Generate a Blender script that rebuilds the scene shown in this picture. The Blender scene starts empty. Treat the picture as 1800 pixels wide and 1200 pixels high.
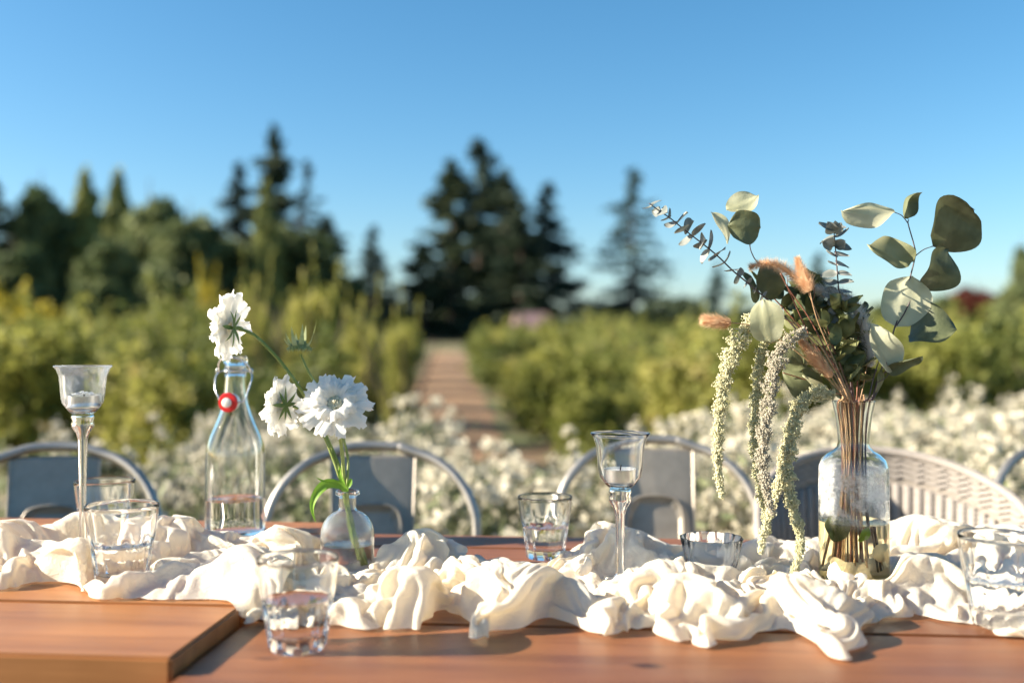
import bpy, math, random
import numpy as np
from mathutils import Vector, Matrix, noise

# ------------------------------------------------------------------ camera, sky, sun, exposure
SC = bpy.context.scene
COL = SC.collection
F = 1750.0                       # focal length in photograph pixels (35 mm on 36 mm, 1800 px wide)
TH = math.radians(4.67)          # the camera looks a little left of the table's cross direction
CT, ST = math.cos(TH), math.sin(TH)
CAMZ, TOP = 1.03, 0.75
cam = bpy.data.cameras.new('camera'); cam_ob = bpy.data.objects.new('camera', cam); COL.objects.link(cam_ob)
cam_ob.location = (0, 0, CAMZ); cam_ob.rotation_euler = (math.radians(90.33), 0, TH)
cam.lens = 35; cam.sensor_width = 36; cam.clip_start = 0.05; cam.clip_end = 3000
cam.dof.use_dof = True; cam.dof.focus_distance = 1.165; cam.dof.aperture_fstop = 2.1; cam.dof.aperture_blades = 0
SC.camera = cam_ob
SUN_EL, SUN_AZ = 25.0, 10.0      # light travels towards +X turned 15 deg to +Y
world = bpy.data.worlds.new('World'); SC.world = world; world.use_nodes = True
wn = world.node_tree
sky = wn.nodes.new('ShaderNodeTexSky'); sky.sky_type = 'NISHITA'; sky.sun_disc = False
sky.sun_elevation = math.radians(SUN_EL)
sky.sun_rotation = math.radians(270 - SUN_AZ)
sky.altitude = 0; sky.air_density = 1.0; sky.dust_density = 0.7; sky.ozone_density = 3.5
hsv = wn.nodes.new('ShaderNodeHueSaturation'); hsv.inputs['Saturation'].default_value = 1.22; hsv.inputs['Hue'].default_value = 0.490
wn.links.new(sky.outputs[0], hsv.inputs['Color'])
bg = wn.nodes['Background']; wn.links.new(hsv.outputs[0], bg.inputs[0]); bg.inputs[1].default_value = 0.060
sun = bpy.data.lights.new('sun', 'SUN'); sun.energy = 5.0; sun.angle = math.radians(0.53); sun.color = (1.0, 0.89, 0.72)
sun_ob = bpy.data.objects.new('sun', sun); COL.objects.link(sun_ob)
sd = Vector((math.cos(math.radians(SUN_AZ)), math.sin(math.radians(SUN_AZ)), -math.tan(math.radians(SUN_EL))))
sun_ob.rotation_euler = sd.to_track_quat('-Z', 'Y').to_euler()
SC.view_settings.view_transform = 'Standard'; SC.view_settings.look = 'None'
SC.view_settings.gamma = 1; SC.view_settings.exposure = 1.70; SC.view_settings.use_curve_mapping = False
cy = SC.cycles
cy.use_denoising = True; cy.max_bounces = 20; cy.transmission_bounces = 20; cy.transparent_max_bounces = 24
cy.glossy_bounces = 8; cy.diffuse_bounces = 6; cy.caustics_refractive = True; cy.caustics_reflective = True
cy.blur_glossy = 0.4; cy.sample_clamp_indirect = 6.0; cy.sample_clamp_direct = 0
MNEE = False

R = random.Random(7)
def P(px, py, D):
    """point at photograph pixel (px, py) and depth D metres"""
    xc = (px - 900) / F * D
    return Vector((xc * CT - D * ST, D * CT + xc * ST, CAMZ - (py - 610) / F * D))
def gz(x, y):
    """ground height: level round the table, then a gentle rise"""
    return 0.0 if y < 8 else 0.025 * (min(y, 90) - 8)
FWD = Vector((-ST, CT, 0)); RIGHT = Vector((CT, ST, 0)); UP = Vector((0, 0, 1))

# ------------------------------------------------------------------ materials
def mat(name):
    m = bpy.data.materials.new(name); m.use_nodes = True
    return m, m.node_tree, m.node_tree.nodes['Principled BSDF']
def ramp(nt, fac, stops):
    r = nt.nodes.new('ShaderNodeValToRGB'); e = r.color_ramp.elements
    while len(e) < len(stops): e.new(0.5)
    for k, (p, c) in enumerate(stops): e[k].position = p; e[k].color = (*c, 1)
    nt.links.new(fac, r.inputs[0]); return r.outputs[0]
def nz(nt, scale, detail=3, rough=.55, coord='Object', vec=None, dist=0):
    n = nt.nodes.new('ShaderNodeTexNoise'); n.inputs['Scale'].default_value = scale
    n.inputs['Detail'].default_value = detail; n.inputs['Roughness'].default_value = rough; n.inputs['Distortion'].default_value = dist
    if vec is None:
        tc = nt.nodes.new('ShaderNodeTexCoord'); vec = tc.outputs[coord]
    nt.links.new(vec, n.inputs['Vector']); return n
def mapped(nt, scale, coord='Object', rot=(0, 0, 0)):
    tc = nt.nodes.new('ShaderNodeTexCoord'); mp = nt.nodes.new('ShaderNodeMapping')
    mp.inputs['Scale'].default_value = scale; mp.inputs['Rotation'].default_value = rot
    nt.links.new(tc.outputs[coord], mp.inputs[0]); return mp.outputs[0]
def bump(nt, h, strength, dist, prev=None):
    b = nt.nodes.new('ShaderNodeBump'); b.inputs['Strength'].default_value = strength; b.inputs['Distance'].default_value = dist
    nt.links.new(h, b.inputs['Height'])
    if prev is not None: nt.links.new(prev, b.inputs['Normal'])
    return b.outputs[0]
def simple(name, col, rough=.5, metal=0, var=.0, vs=30, spec=.5):
    m, nt, b = mat(name)
    b.inputs['Roughness'].default_value = rough; b.inputs['Metallic'].default_value = metal; b.inputs['Specular IOR Level'].default_value = spec
    if var:
        n = nz(nt, vs, 4)
        nt.links.new(ramp(nt, n.outputs[0], [(.3, tuple(c * (1 - var) for c in col)), (.7, tuple(min(1, c * (1 + var)) for c in col))]), b.inputs[0])
    else: b.inputs[0].default_value = (*col, 1)
    return m
def foliage(name, c1, c2, trans=.35, rough=.5, vs=6, c3=None, coord='Object', spec=.3, bmp=None):
    """leaf: principled mixed with translucency, colour varying from clump to clump"""
    m, nt, b = mat(name)
    n = nz(nt, vs, 2, coord=coord)
    oi = nt.nodes.new('ShaderNodeObjectInfo')
    mx = nt.nodes.new('ShaderNodeMath'); mx.operation = 'MULTIPLY_ADD'; mx.inputs[1].default_value = .3; nt.links.new(oi.outputs['Random'], mx.inputs[0])
    sb = nt.nodes.new('ShaderNodeMath'); sb.operation = 'SUBTRACT'; sb.inputs[1].default_value = .15; nt.links.new(n.outputs[0], sb.inputs[0]); nt.links.new(sb.outputs[0], mx.inputs[2])
    st = [(.33, c1), (.66, c2)]
    if c3: st.append((.82, c3))
    c = ramp(nt, mx.outputs[0], st)
    nt.links.new(c, b.inputs[0]); b.inputs['Roughness'].default_value = rough; b.inputs['Specular IOR Level'].default_value = spec
    if bmp:
        nb_ = nz(nt, bmp[0], 5, .65); nt.links.new(bump(nt, nb_.outputs[0], bmp[1], bmp[2]), b.inputs['Normal'])
    t = nt.nodes.new('ShaderNodeBsdfTranslucent'); nt.links.new(c, t.inputs[0])
    ms = nt.nodes.new('ShaderNodeMixShader'); ms.inputs[0].default_value = trans
    nt.links.new(b.outputs[0], ms.inputs[1]); nt.links.new(t.outputs[0], ms.inputs[2])
    nt.links.new(ms.outputs[0], nt.nodes['Material Output'].inputs[0])
    return m
def glass(name, col=(1, 1, 1), ior=1.46, rough=0, bmp=None, fog=None):
    m, nt, b = mat(name); nt.nodes.remove(b); out = nt.nodes['Material Output']
    g = nt.nodes.new('ShaderNodeBsdfGlass'); g.inputs['Color'].default_value = (*col, 1); g.inputs['IOR'].default_value = ior; g.inputs['Roughness'].default_value = rough
    sh = g.outputs[0]
    if bmp:
        n = nz(nt, bmp[0], 4); nt.links.new(bump(nt, n.outputs[0], bmp[1], bmp[2]), g.inputs['Normal'])
    if fog:   # fog = (z0, z1, colour, amount): droplets or dust clinging between two heights
        z0, z1, fc, am = fog
        tc = nt.nodes.new('ShaderNodeTexCoord'); sp = nt.nodes.new('ShaderNodeSeparateXYZ'); nt.links.new(tc.outputs['Object'], sp.inputs[0])
        zc, hw = (z0 + z1) / 2, (z1 - z0) / 2
        a = nt.nodes.new('ShaderNodeMath'); a.operation = 'SUBTRACT'; nt.links.new(sp.outputs[2], a.inputs[0]); a.inputs[1].default_value = zc
        ab = nt.nodes.new('ShaderNodeMath'); ab.operation = 'ABSOLUTE'; nt.links.new(a.outputs[0], ab.inputs[0])
        mr = nt.nodes.new('ShaderNodeMapRange'); nt.links.new(ab.outputs[0], mr.inputs[0]); mr.inputs[1].default_value = hw; mr.inputs[2].default_value = hw * .55; mr.inputs[3].default_value = 0; mr.inputs[4].default_value = 1
        n = nz(nt, 30, 7, .75)
        r = nt.nodes.new('ShaderNodeMapRange'); nt.links.new(n.outputs[0], r.inputs[0]); r.inputs[1].default_value = .42; r.inputs[2].default_value = .62
        mu = nt.nodes.new('ShaderNodeMath'); mu.operation = 'MULTIPLY'; nt.links.new(mr.outputs[0], mu.inputs[0]); nt.links.new(r.outputs[0], mu.inputs[1])
        mu2 = nt.nodes.new('ShaderNodeMath'); mu2.operation = 'MULTIPLY'; mu2.inputs[1].default_value = am; nt.links.new(mu.outputs[0], mu2.inputs[0])
        d = nt.nodes.new('ShaderNodeBsdfDiffuse'); d.inputs[0].default_value = (*fc, 1)
        t = nt.nodes.new('ShaderNodeBsdfTranslucent'); t.inputs[0].default_value = (*fc, 1)
        m1 = nt.nodes.new('ShaderNodeMixShader'); nt.links.new(d.outputs[0], m1.inputs[1]); nt.links.new(t.outputs[0], m1.inputs[2])
        m2 = nt.nodes.new('ShaderNodeMixShader'); nt.links.new(mu2.outputs[0], m2.inputs[0]); nt.links.new(sh, m2.inputs[1]); nt.links.new(m1.outputs[0], m2.inputs[2])
        sh = m2.outputs[0]
    nt.links.new(sh, out.inputs[0]); return m

def wood(name, dark, light, coat=.12):
    m, nt, b = mat(name)
    v = mapped(nt, (1.6, 26, 26)); oi = nt.nodes.new('ShaderNodeObjectInfo')
    ad = nt.nodes.new('ShaderNodeVectorMath'); ad.operation = 'ADD'; nt.links.new(v, ad.inputs[0])
    mu = nt.nodes.new('ShaderNodeMath'); mu.operation = 'MULTIPLY'; mu.inputs[1].default_value = 40; nt.links.new(oi.outputs['Random'], mu.inputs[0]); nt.links.new(mu.outputs[0], ad.inputs[1])
    n1 = nz(nt, 1.3, 6, .6, vec=ad.outputs[0], dist=.6)
    c = ramp(nt, n1.outputs[0], [(.25, dark), (.5, tuple((a + b_) / 2 for a, b_ in zip(dark, light))), (.75, light)])
    # worn cloudy patches, knots
    v2 = mapped(nt, (1, 1.8, 1)); n2 = nz(nt, 5, 4, vec=v2)
    mx = nt.nodes.new('ShaderNodeMix'); mx.data_type = 'RGBA'; mx.blend_type = 'MULTIPLY'
    mx.inputs[0].default_value = .8; nt.links.new(c, mx.inputs[6])
    nt.links.new(ramp(nt, n2.outputs[0], [(.3, (.72, .70, .68)), (.6, (1.0, 1.0, 1.0))]), mx.inputs[7])
    v3 = mapped(nt, (7, 13, 9)); vo = nt.nodes.new('ShaderNodeTexVoronoi'); vo.inputs['Scale'].default_value = .8; nt.links.new(v3, vo.inputs[0])
    mk = nt.nodes.new('ShaderNodeMix'); mk.data_type = 'RGBA'; mk.blend_type = 'MULTIPLY'; mk.inputs[0].default_value = 1
    nt.links.new(mx.outputs[2], mk.inputs[6]); nt.links.new(ramp(nt, vo.outputs[0], [(.05, (.22, .15, .12)), (.11, (1, 1, 1))]), mk.inputs[7])
    nt.links.new(mk.outputs[2], b.inputs[0])
    nt.links.new(ramp(nt, n2.outputs[0], [(.3, (.36,) * 3), (.7, (.55,) * 3)]), b.inputs['Roughness'])
    nt.links.new(bump(nt, n1.outputs[0], .25, .0012), b.inputs['Normal'])
    n5 = nz(nt, 260, 2)
    b.inputs['Specular IOR Level'].default_value = .35
    b.inputs['Coat Weight'].default_value = coat; b.inputs['Coat Roughness'].default_value = .35
    return m

M = {}
M['wood_r'] = wood('stained_wood', (.135, .046, .018), (.285, .112, .043))
M['wood_l'] = wood('orange_wood', (.225, .083, .025), (.43, .185, .065))
M['glass'] = glass('clear_glass', (.998, .999, .999))
M['glass_b'] = glass('bottle_glass', (.99, .997, .996))
M['glass_dust'] = glass('dusty_glass', (.98, .99, 1), fog=(.178, .262, (.75, .77, .8), .20))
M['glass_stem'] = glass('candle_glass', (.995, .998, 1))
M['glass_tex'] = glass('pressed_glass', (.995, .998, .998), bmp=(420, .35, .0006), fog=(.035, .085, (.9, .92, .93), .12))
M['glass_fog'] = glass('misted_glass', (.97, .985, .985), fog=(.066, .150, (.88, .88, .88), .6))
M['water'] = glass('water_surface', (1, 1, 1), 1.333)
M['wet'] = glass('water_against_glass', (1, 1, 1), 1.333 / 1.46)
M['wet_amber'] = glass('amber_water_against_glass', (.98, .93, .75), 1.333 / 1.46)
M['amber'] = glass('amber_water', (.985, .95, .80), 1.333)
M['steel'] = simple('wire_steel', (.62, .62, .62), .22, 1)
M['porcelain'] = simple('porcelain', (.78, .74, .68), .2)
M['rubber'] = simple('red_rubber', (.55, .012, .012), .35)
M['wax'] = simple('candle_wax', (.8, .78, .72), .4)
M['alu'] = simple('tealight_cup', (.75, .75, .75), .3, 1)
M['wick'] = simple('wick', (.02, .02, .02), .8)
M['shell'] = simple('seashell', (.80, .69, .56), .35, var=.18, vs=60)
M['petal'] = foliage('white_petal', (.84, .83, .79), (.88, .87, .84), .5, .6, 40)
M['floret'] = foliage('cream_floret', (.76, .71, .50), (.86, .82, .68), .4, .6, 200)
M['stem_g'] = foliage('green_stem', (.26, .33, .09), (.40, .46, .17), .3, .4, 60)
M['bract'] = foliage('green_bract', (.10, .17, .05), (.19, .27, .09), .25, .45, 60)
M['bract_l'] = foliage('pale_bract', (.34, .40, .15), (.50, .54, .27), .45, .45, 60)
M['leaf_bright'] = foliage('fresh_leaf', (.15, .30, .03), (.22, .40, .05), .4, .4, 60)
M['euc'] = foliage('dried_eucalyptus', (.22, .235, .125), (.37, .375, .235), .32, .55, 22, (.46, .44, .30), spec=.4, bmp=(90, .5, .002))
M['euc_l'] = foliage('sunlit_pale_eucalyptus', (.42, .43, .27), (.60, .60, .44), .45, .55, 22, spec=.3, bmp=(90, .5, .002))  # paler leaf underside, with sunlight on it painted into the colour too
M['euc_d'] = foliage('shaded_eucalyptus', (.085, .10, .050), (.17, .185, .095), .16, .5, 40, spec=.4, bmp=(90, .5, .002))  # same leaf with its shaded side painted in as a darker colour
M['gunni'] = foliage('grey_eucalyptus', (.13, .15, .14), (.30, .31, .29), .15, .5, 60, (.5, .48, .44), spec=.4)
M['olive'] = foliage('olive_leaf', (.06, .075, .025), (.19, .20, .085), .22, .5, 50)
M['twig'] = simple('red_twig', (.20, .075, .045), .55, var=.35, vs=90)
M['twig_d'] = simple('dark_twig', (.075, .05, .055), .55, var=.35, vs=90)
M['twig_t'] = simple('tan_twig', (.34, .21, .11), .55, var=.3, vs=90)
M['amar'] = foliage('pale_amaranth', (.50, .49, .29), (.72, .69, .47), .25, .7, 240, (.68, .64, .48))
M['amar2'] = foliage('grey_amaranth', (.36, .33, .25), (.54, .50, .40), .25, .7, 240, (.64, .58, .50))
M['bunny'] = foliage('orange_fur', (.78, .54, .34), (.90, .74, .54), .6, .7, 120)
M['bunny_p'] = foliage('peach_fur', (.62, .42, .26), (.78, .58, .40), .45, .7, 120)
M['plume_w'] = foliage('white_fur', (.74, .70, .66), (.82, .80, .78), .5, .7, 120)

def metal_chair_mat(name, c1, c2, metal):
    m, nt, b = mat(name)
    n = nz(nt, 9, 5, .65); n2 = nz(nt, 60, 3)
    nt.links.new(ramp(nt, n.outputs[0], [(.3, c1), (.7, c2)]), b.inputs[0])
    b.inputs['Metallic'].default_value = metal
    nt.links.new(ramp(nt, n.outputs[0], [(.3, (.38,) * 3), (.7, (.52,) * 3)]), b.inputs['Roughness'])
    nt.links.new(bump(nt, n2.outputs[0], .1, .001), b.inputs['Normal'])
    return m
M['galv'] = metal_chair_mat('galvanised_sheet', (.25, .22, .18), (.42, .375, .32), .5)
M['galv_tube'] = metal_chair_mat('galvanised_tube', (.30, .28, .25), (.46, .43, .39), .85)
M['wicker'] = simple('wicker', (.28, .25, .225), .7, var=.12, vs=120)
M['wicker_d'] = simple('wicker_dark_weave', (.25, .22, .19), .8, var=.15, vs=120)  # slightly darker wicker for the backing

def cloth_mat():
    m, nt, b = mat('cotton_gauze')
    v = mapped(nt, (1, 1, 1)); n = nz(nt, 5, 3, vec=v)
    c = ramp(nt, n.outputs[0], [(.3, (.88, .83, .70)), (.7, (.92, .88, .78))])
    nt.links.new(c, b.inputs[0]); b.inputs['Roughness'].default_value = .85; b.inputs['Specular IOR Level'].default_value = .15
    b.inputs['Sheen Weight'].default_value = .15
    # crinkle: ridged noise drawn out in one direction, plus weave
    def ridg(sc, rot, s):
        vv = mapped(nt, s, rot=rot); k = nz(nt, sc, 5, .6, vec=vv, dist=1.2)
        a = nt.nodes.new('ShaderNodeMath'); a.operation = 'SUBTRACT'; a.inputs[1].default_value = .5; nt.links.new(k.outputs[0], a.inputs[0])
        d = nt.nodes.new('ShaderNodeMath'); d.operation = 'ABSOLUTE'; nt.links.new(a.outputs[0], d.inputs[0]); return d.outputs[0]
    b1 = bump(nt, ridg(26, (0, 0, .5), (1, 2.6, 1.6)), .65, .004)
    b2 = bump(nt, ridg(70, (0, 0, -.7), (1, 2.2, 1.5)), .9, .0024, b1)
    n3 = nz(nt, 700, 2); b3 = bump(nt, n3.outputs[0], .25, .0007, b2)
    nt.links.new(b3, b.inputs['Normal'])
    t = nt.nodes.new('ShaderNodeBsdfTranslucent'); nt.links.new(ramp(nt, n.outputs[0], [(.3, (.92, .80, .60)), (.7, (.95, .85, .68))]), t.inputs[0]); nt.links.new(b3, t.inputs['Normal'])
    ms = nt.nodes.new('ShaderNodeMixShader'); ms.inputs[0].default_value = .45
    nt.links.new(b.outputs[0], ms.inputs[1]); nt.links.new(t.outputs[0], ms.inputs[2])
    nt.links.new(ms.outputs[0], nt.nodes['Material Output'].inputs[0]); return m
M['cloth'] = cloth_mat()

# ------------------------------------------------------------------ mesh helpers
class MB:
    def __init__(s): s.v = []; s.f = []
    def add(s, v, f):
        o = len(s.v); s.v.extend([tuple(p) for p in v]); s.f.extend([tuple(i + o for i in q) for q in f]); return s
    def box(s, x0, x1, y0, y1, z0, z1):
        v = [(x, y, z) for z in (z0, z1) for y in (y0, y1) for x in (x0, x1)]
        return s.add(v, [(0, 2, 3, 1), (4, 5, 7, 6), (0, 1, 5, 4), (2, 6, 7, 3), (0, 4, 6, 2), (1, 3, 7, 5)])
    def tube(s, pts, rad, n=8, caps=True, flat=1.0):
        pts = [Vector(p) for p in pts]; k = len(pts)
        if not hasattr(rad, '__len__'): rad = [rad] * k
        ref = None; v = []
        for i, p in enumerate(pts):
            t = (pts[min(i + 1, k - 1)] - pts[max(i - 1, 0)]).normalized()
            if ref is None:
                ref = t.cross(Vector((0, 0, 1)))
                if ref.length < .1: ref = t.cross(Vector((0, 1, 0)))
            ref = (ref - t * ref.dot(t)).normalized(); b = t.cross(ref)
            for a in range(n):
                an = 2 * math.pi * a / n
                v.append(p + (ref * math.cos(an) + b * math.sin(an) * flat) * rad[i])
        f = [(i * n + a, i * n + (a + 1) % n, (i + 1) * n + (a + 1) % n, (i + 1) * n + a) for i in range(k - 1) for a in range(n)]
        if caps: f += [tuple(range(n))[::-1], tuple(range((k - 1) * n, k * n))]
        return s.add(v, f)
    def lathe(s, prof, n=48, c=(0, 0, 0), facet=None, nf=10):
        """prof = [(r, z)], closed on the axis where r = 0; facet = weight per point of the n-sided flutes"""
        v = []; rings = []
        for k, (r, z) in enumerate(prof):
            if r < 1e-6: rings.append([len(v)]); v.append((c[0], c[1], c[2] + z)); continue
            ring = []
            for a in range(n):
                an = 2 * math.pi * a / n; rr = r
                if facet and facet[k]:
                    ph = (an % (2 * math.pi / nf)) - math.pi / nf
                    rr = r * (1 - facet[k] * (1 - math.cos(math.pi / nf) / math.cos(ph)))
                ring.append(len(v)); v.append((c[0] + rr * math.cos(an), c[1] + rr * math.sin(an), c[2] + z))
            rings.append(ring)
        f = []
        for A, B in zip(rings, rings[1:]):
            if len(A) == 1 and len(B) == 1: continue
            for a in range(n):
                b = (a + 1) % n
                if len(A) == 1: f.append((A[0], B[b], B[a]))
                elif len(B) == 1: f.append((A[a], A[b], B[0]))
                else: f.append((A[a], A[b], B[b], B[a]))
        return s.add(v, f)
    def grid(s, fn, nu, nv):
        v = [fn(i / nu, j / nv) for i in range(nu + 1) for j in range(nv + 1)]
        return s.add(v, [(i * (nv + 1) + j, i * (nv + 1) + j + 1, (i + 1) * (nv + 1) + j + 1, (i + 1) * (nv + 1) + j) for i in range(nu) for j in range(nv)])
    def octa(s, c, r, st=1.0):
        c = Vector(c); return s.add([c + Vector(d) * r for d in ((1, 0, 0), (-1, 0, 0), (0, 1, 0), (0, -1, 0), (0, 0, st), (0, 0, -st))],
            [(0, 2, 4), (2, 1, 4), (1, 3, 4), (3, 0, 4), (2, 0, 5), (1, 2, 5), (3, 1, 5), (0, 3, 5)])
    def build(s, name, m, parent=None, smooth=False, world=False, kind=None, label=None, rig=None):
        v = s.v
        if world and parent is not None:
            o = parent
            off = Vector((0, 0, 0))
            while o is not None: off = off + Vector(o.location); o = o.parent
            v = [(p[0] - off.x, p[1] - off.y, p[2] - off.z) for p in v]
        me = bpy.data.meshes.new(name); me.from_pydata(v, [], s.f)
        if smooth:
            me.polygons.foreach_set('use_smooth', [True] * len(me.polygons))
            if smooth is not True: 
                try: me.set_sharp_from_angle(angle=math.radians(smooth))
                except Exception: pass
        if m: me.materials.append(m)
        me.update()
        return link(name, me, parent, kind, label)
def link(name, me, parent=None, kind=None, label=None):
    o = bpy.data.objects.new(name, me); COL.objects.link(o)
    if parent is not None: o.parent = parent
    if kind: o['kind'] = kind
    if label: o['label'] = label
    return o
def thing(name, label, cat, loc=(0, 0, 0), rz=0, group=None):
    o = bpy.data.objects.new(name, None); COL.objects.link(o); o.empty_display_size = .02
    o.location = loc; o.rotation_euler = (0, 0, rz); o['label'] = label; o['category'] = cat
    if group: o['group'] = group
    return o
def tag(o, label, cat, group=None, kind=None):
    if label: o['label'] = label
    if cat: o['category'] = cat
    if group: o['group'] = group
    if kind: o['kind'] = kind
    return o
def kids(o): return [c for c in bpy.data.objects if c.parent == o]
def copy_tree(o, parent=None, ch=None):
    c = o.copy(); COL.objects.link(c)
    if parent is not None: c.parent = parent
    for k in list(o.children): copy_tree(k, c)
    return c
def caster(o):
    if MNEE: o.cycles.is_caustics_caster = True
    return o
def spline(pts, n=6):
    """Catmull-Rom through points"""
    pts = [Vector(p) for p in pts]; out = []
    for i in range(len(pts) - 1):
        p0, p1, p2, p3 = pts[max(i - 1, 0)], pts[i], pts[i + 1], pts[min(i + 2, len(pts) - 1)]
        for k in range(n):
            t = k / n
            out.append(.5 * ((2 * p1) + (p2 - p0) * t + (2 * p0 - 5 * p1 + 4 * p2 - p3) * t * t + (3 * p1 - p0 - 3 * p2 + p3) * t ** 3))
    out.append(pts[-1]); return out
def pxs(lst, D):
    """pixel list -> world points; each item (px, py) or (px, py, depth)"""
    return [P(q[0], q[1], q[2] if len(q) > 2 else D) for q in lst]
def quads(cen, size, rng, up=0.0, asp=.6):
    """numpy: one bent leaf-like quad per centre, random orientation"""
    n = len(cen); a = rng.normal(size=(n, 3)); a[:, 2] *= (1 - up); a /= np.linalg.norm(a, axis=1)[:, None]
    b = rng.normal(size=(n, 3)); b -= (a * b).sum(1)[:, None] * a; b /= np.linalg.norm(b, axis=1)[:, None]
    s = (size * rng.uniform(.6, 1.4, n))[:, None] if np.isscalar(size) else (size * rng.uniform(.6, 1.4, n))[:, None]
    return np.stack([cen - a * s, cen + b * s * asp, cen + a * s, cen - b * s * asp], 1).reshape(-1, 3)
def qmesh(name, V, m):
    n = len(V) // 4; me = bpy.data.meshes.new(name)
    me.vertices.add(len(V)); me.vertices.foreach_set('co', V.astype('f').ravel())
    me.loops.add(len(V)); me.loops.foreach_set('vertex_index', np.arange(len(V), dtype='i'))
    me.polygons.add(n); me.polygons.foreach_set('loop_start', np.arange(0, len(V), 4, dtype='i')); me.polygons.foreach_set('loop_total', np.full(n, 4, 'i'))
    me.materials.append(m); me.update(calc_edges=True); return me

def vessel(t, outer, inner, wl, gm, wet, surf, n=80, facet=None, nf=9, gname='glass', wname='water', sm=60):
    """glass wall plus its water as two bodies that share the wetted face, so light bends as it does through glass and water"""
    z = [q[1] for q in inner]; k = next(i for i, q in enumerate(inner) if q[1] <= wl)
    (r0, z0), (r1, z1) = inner[k - 1], inner[k]; rw = r0 + (r1 - r0) * (z0 - wl) / max(1e-9, z0 - z1)
    dry = inner[:k] + [(rw, wl)]; prof = outer + dry
    fc = (facet + [0] * (len(prof) - len(facet))) if facet else None
    MB().lathe(prof, n, facet=fc, nf=nf).build(gname, gm, t, smooth=sm)
    body = [(0, inner[-1][1])] + inner[:-1][::-1][:len(inner) - 1 - k] + [(rw, wl)]
    m = MB().lathe(body, n); side = len(m.f)
    m2 = MB().lathe([(rw, wl), (rw - .0016, wl - .0007), (rw * .5, wl - .0009), (0, wl - .0009)], n); m.add(m2.v, m2.f)
    o = m.build(wname, wet, t, smooth=50); o.data.materials.append(surf)
    idx = [0] * side + [1] * (len(m.f) - side); o.data.polygons.foreach_set('material_index', idx); caster(o)
    return o

# ------------------------------------------------------------------ ground, path
def soil():
    m, nt, b = mat('field_soil')
    n = nz(nt, .9, 6, .6); n2 = nz(nt, 14, 5, .7)
    c1 = ramp(nt, n2.outputs[0], [(.3, (.10, .062, .032)), (.7, (.22, .145, .08))])
    c2 = ramp(nt, n2.outputs[0], [(.3, (.06, .085, .025)), (.7, (.15, .17, .06))])
    mx = nt.nodes.new('ShaderNodeMix'); mx.data_type = 'RGBA'
    nt.links.new(ramp(nt, n.outputs[0], [(.42, (0,) * 3), (.55, (1,) * 3)]), mx.inputs[0]); nt.links.new(c1, mx.inputs[6]); nt.links.new(c2, mx.inputs[7])
    nt.links.new(mx.outputs[2], b.inputs[0]); b.inputs['Roughness'].default_value = .95
    nt.links.new(bump(nt, n2.outputs[0], .6, .05), b.inputs['Normal']); return m
def path_mat():
    m, nt, b = mat('dirt_path')
    v = mapped(nt, (1, 1.6, 1)); n = nz(nt, 1.6, 5, .65, vec=v); n2 = nz(nt, 20, 4)
    c = ramp(nt, n.outputs[0], [(.28, (.17, .092, .046)), (.5, (.27, .160, .084)), (.72, (.36, .24, .14))])
    nt.links.new(c, b.inputs[0]); b.inputs['Roughness'].default_value = .95
    nt.links.new(bump(nt, n2.outputs[0], .7, .04), b.inputs['Normal']); return m
g = MB()
xs = [-900, -300, -120, -60, -30, -20, -12, -8, -4, 0, 4, 8, 12, 20, 30, 60, 120, 300, 900]
ys = [-60, -20, -4, 0, 2, 4, 6, 8, 10, 14, 20, 30, 45, 60, 75, 90, 200, 500, 1400]
for y in ys:
    for x in xs: g.v.append((x, y, gz(x, y)))
nx = len(xs)
g.f = [(j * nx + i, j * nx + i + 1, (j + 1) * nx + i + 1, (j + 1) * nx + i) for j in range(len(ys) - 1) for i in range(nx - 1)]
tag(g.build('ground', soil()), None, None, kind='structure')
def path_x(y): return -1.22 - (y - 8) * .145      # centre line of the path in the field
g = MB(); pys = [1.9 + .35 * k for k in range(110)]
for k, y in enumerate(pys):
    w = .62 + .14 * noise.noise(Vector((0, y * .8, 3))); 
    for t, e in ((-1, -.002), (-.5, .02), (0, .03), (.5, .02), (1, -.002)):
        jit = .10 * noise.noise(Vector((t * 3, y * 1.7, 9)))
        g.v.append((path_x(y) + (w + jit) * t, y, gz(0, y) + .006 + e + .004 * noise.noise(Vector((t * 4, y * 3, 1)))))
g.f = [(j * 5 + i, j * 5 + i + 1, (j + 1) * 5 + i + 1, (j + 1) * 5 + i) for j in range(len(pys) - 1) for i in range(4)]
tag(g.build('dirt_path', path_mat(), smooth=True), None, None, kind='structure')

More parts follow.
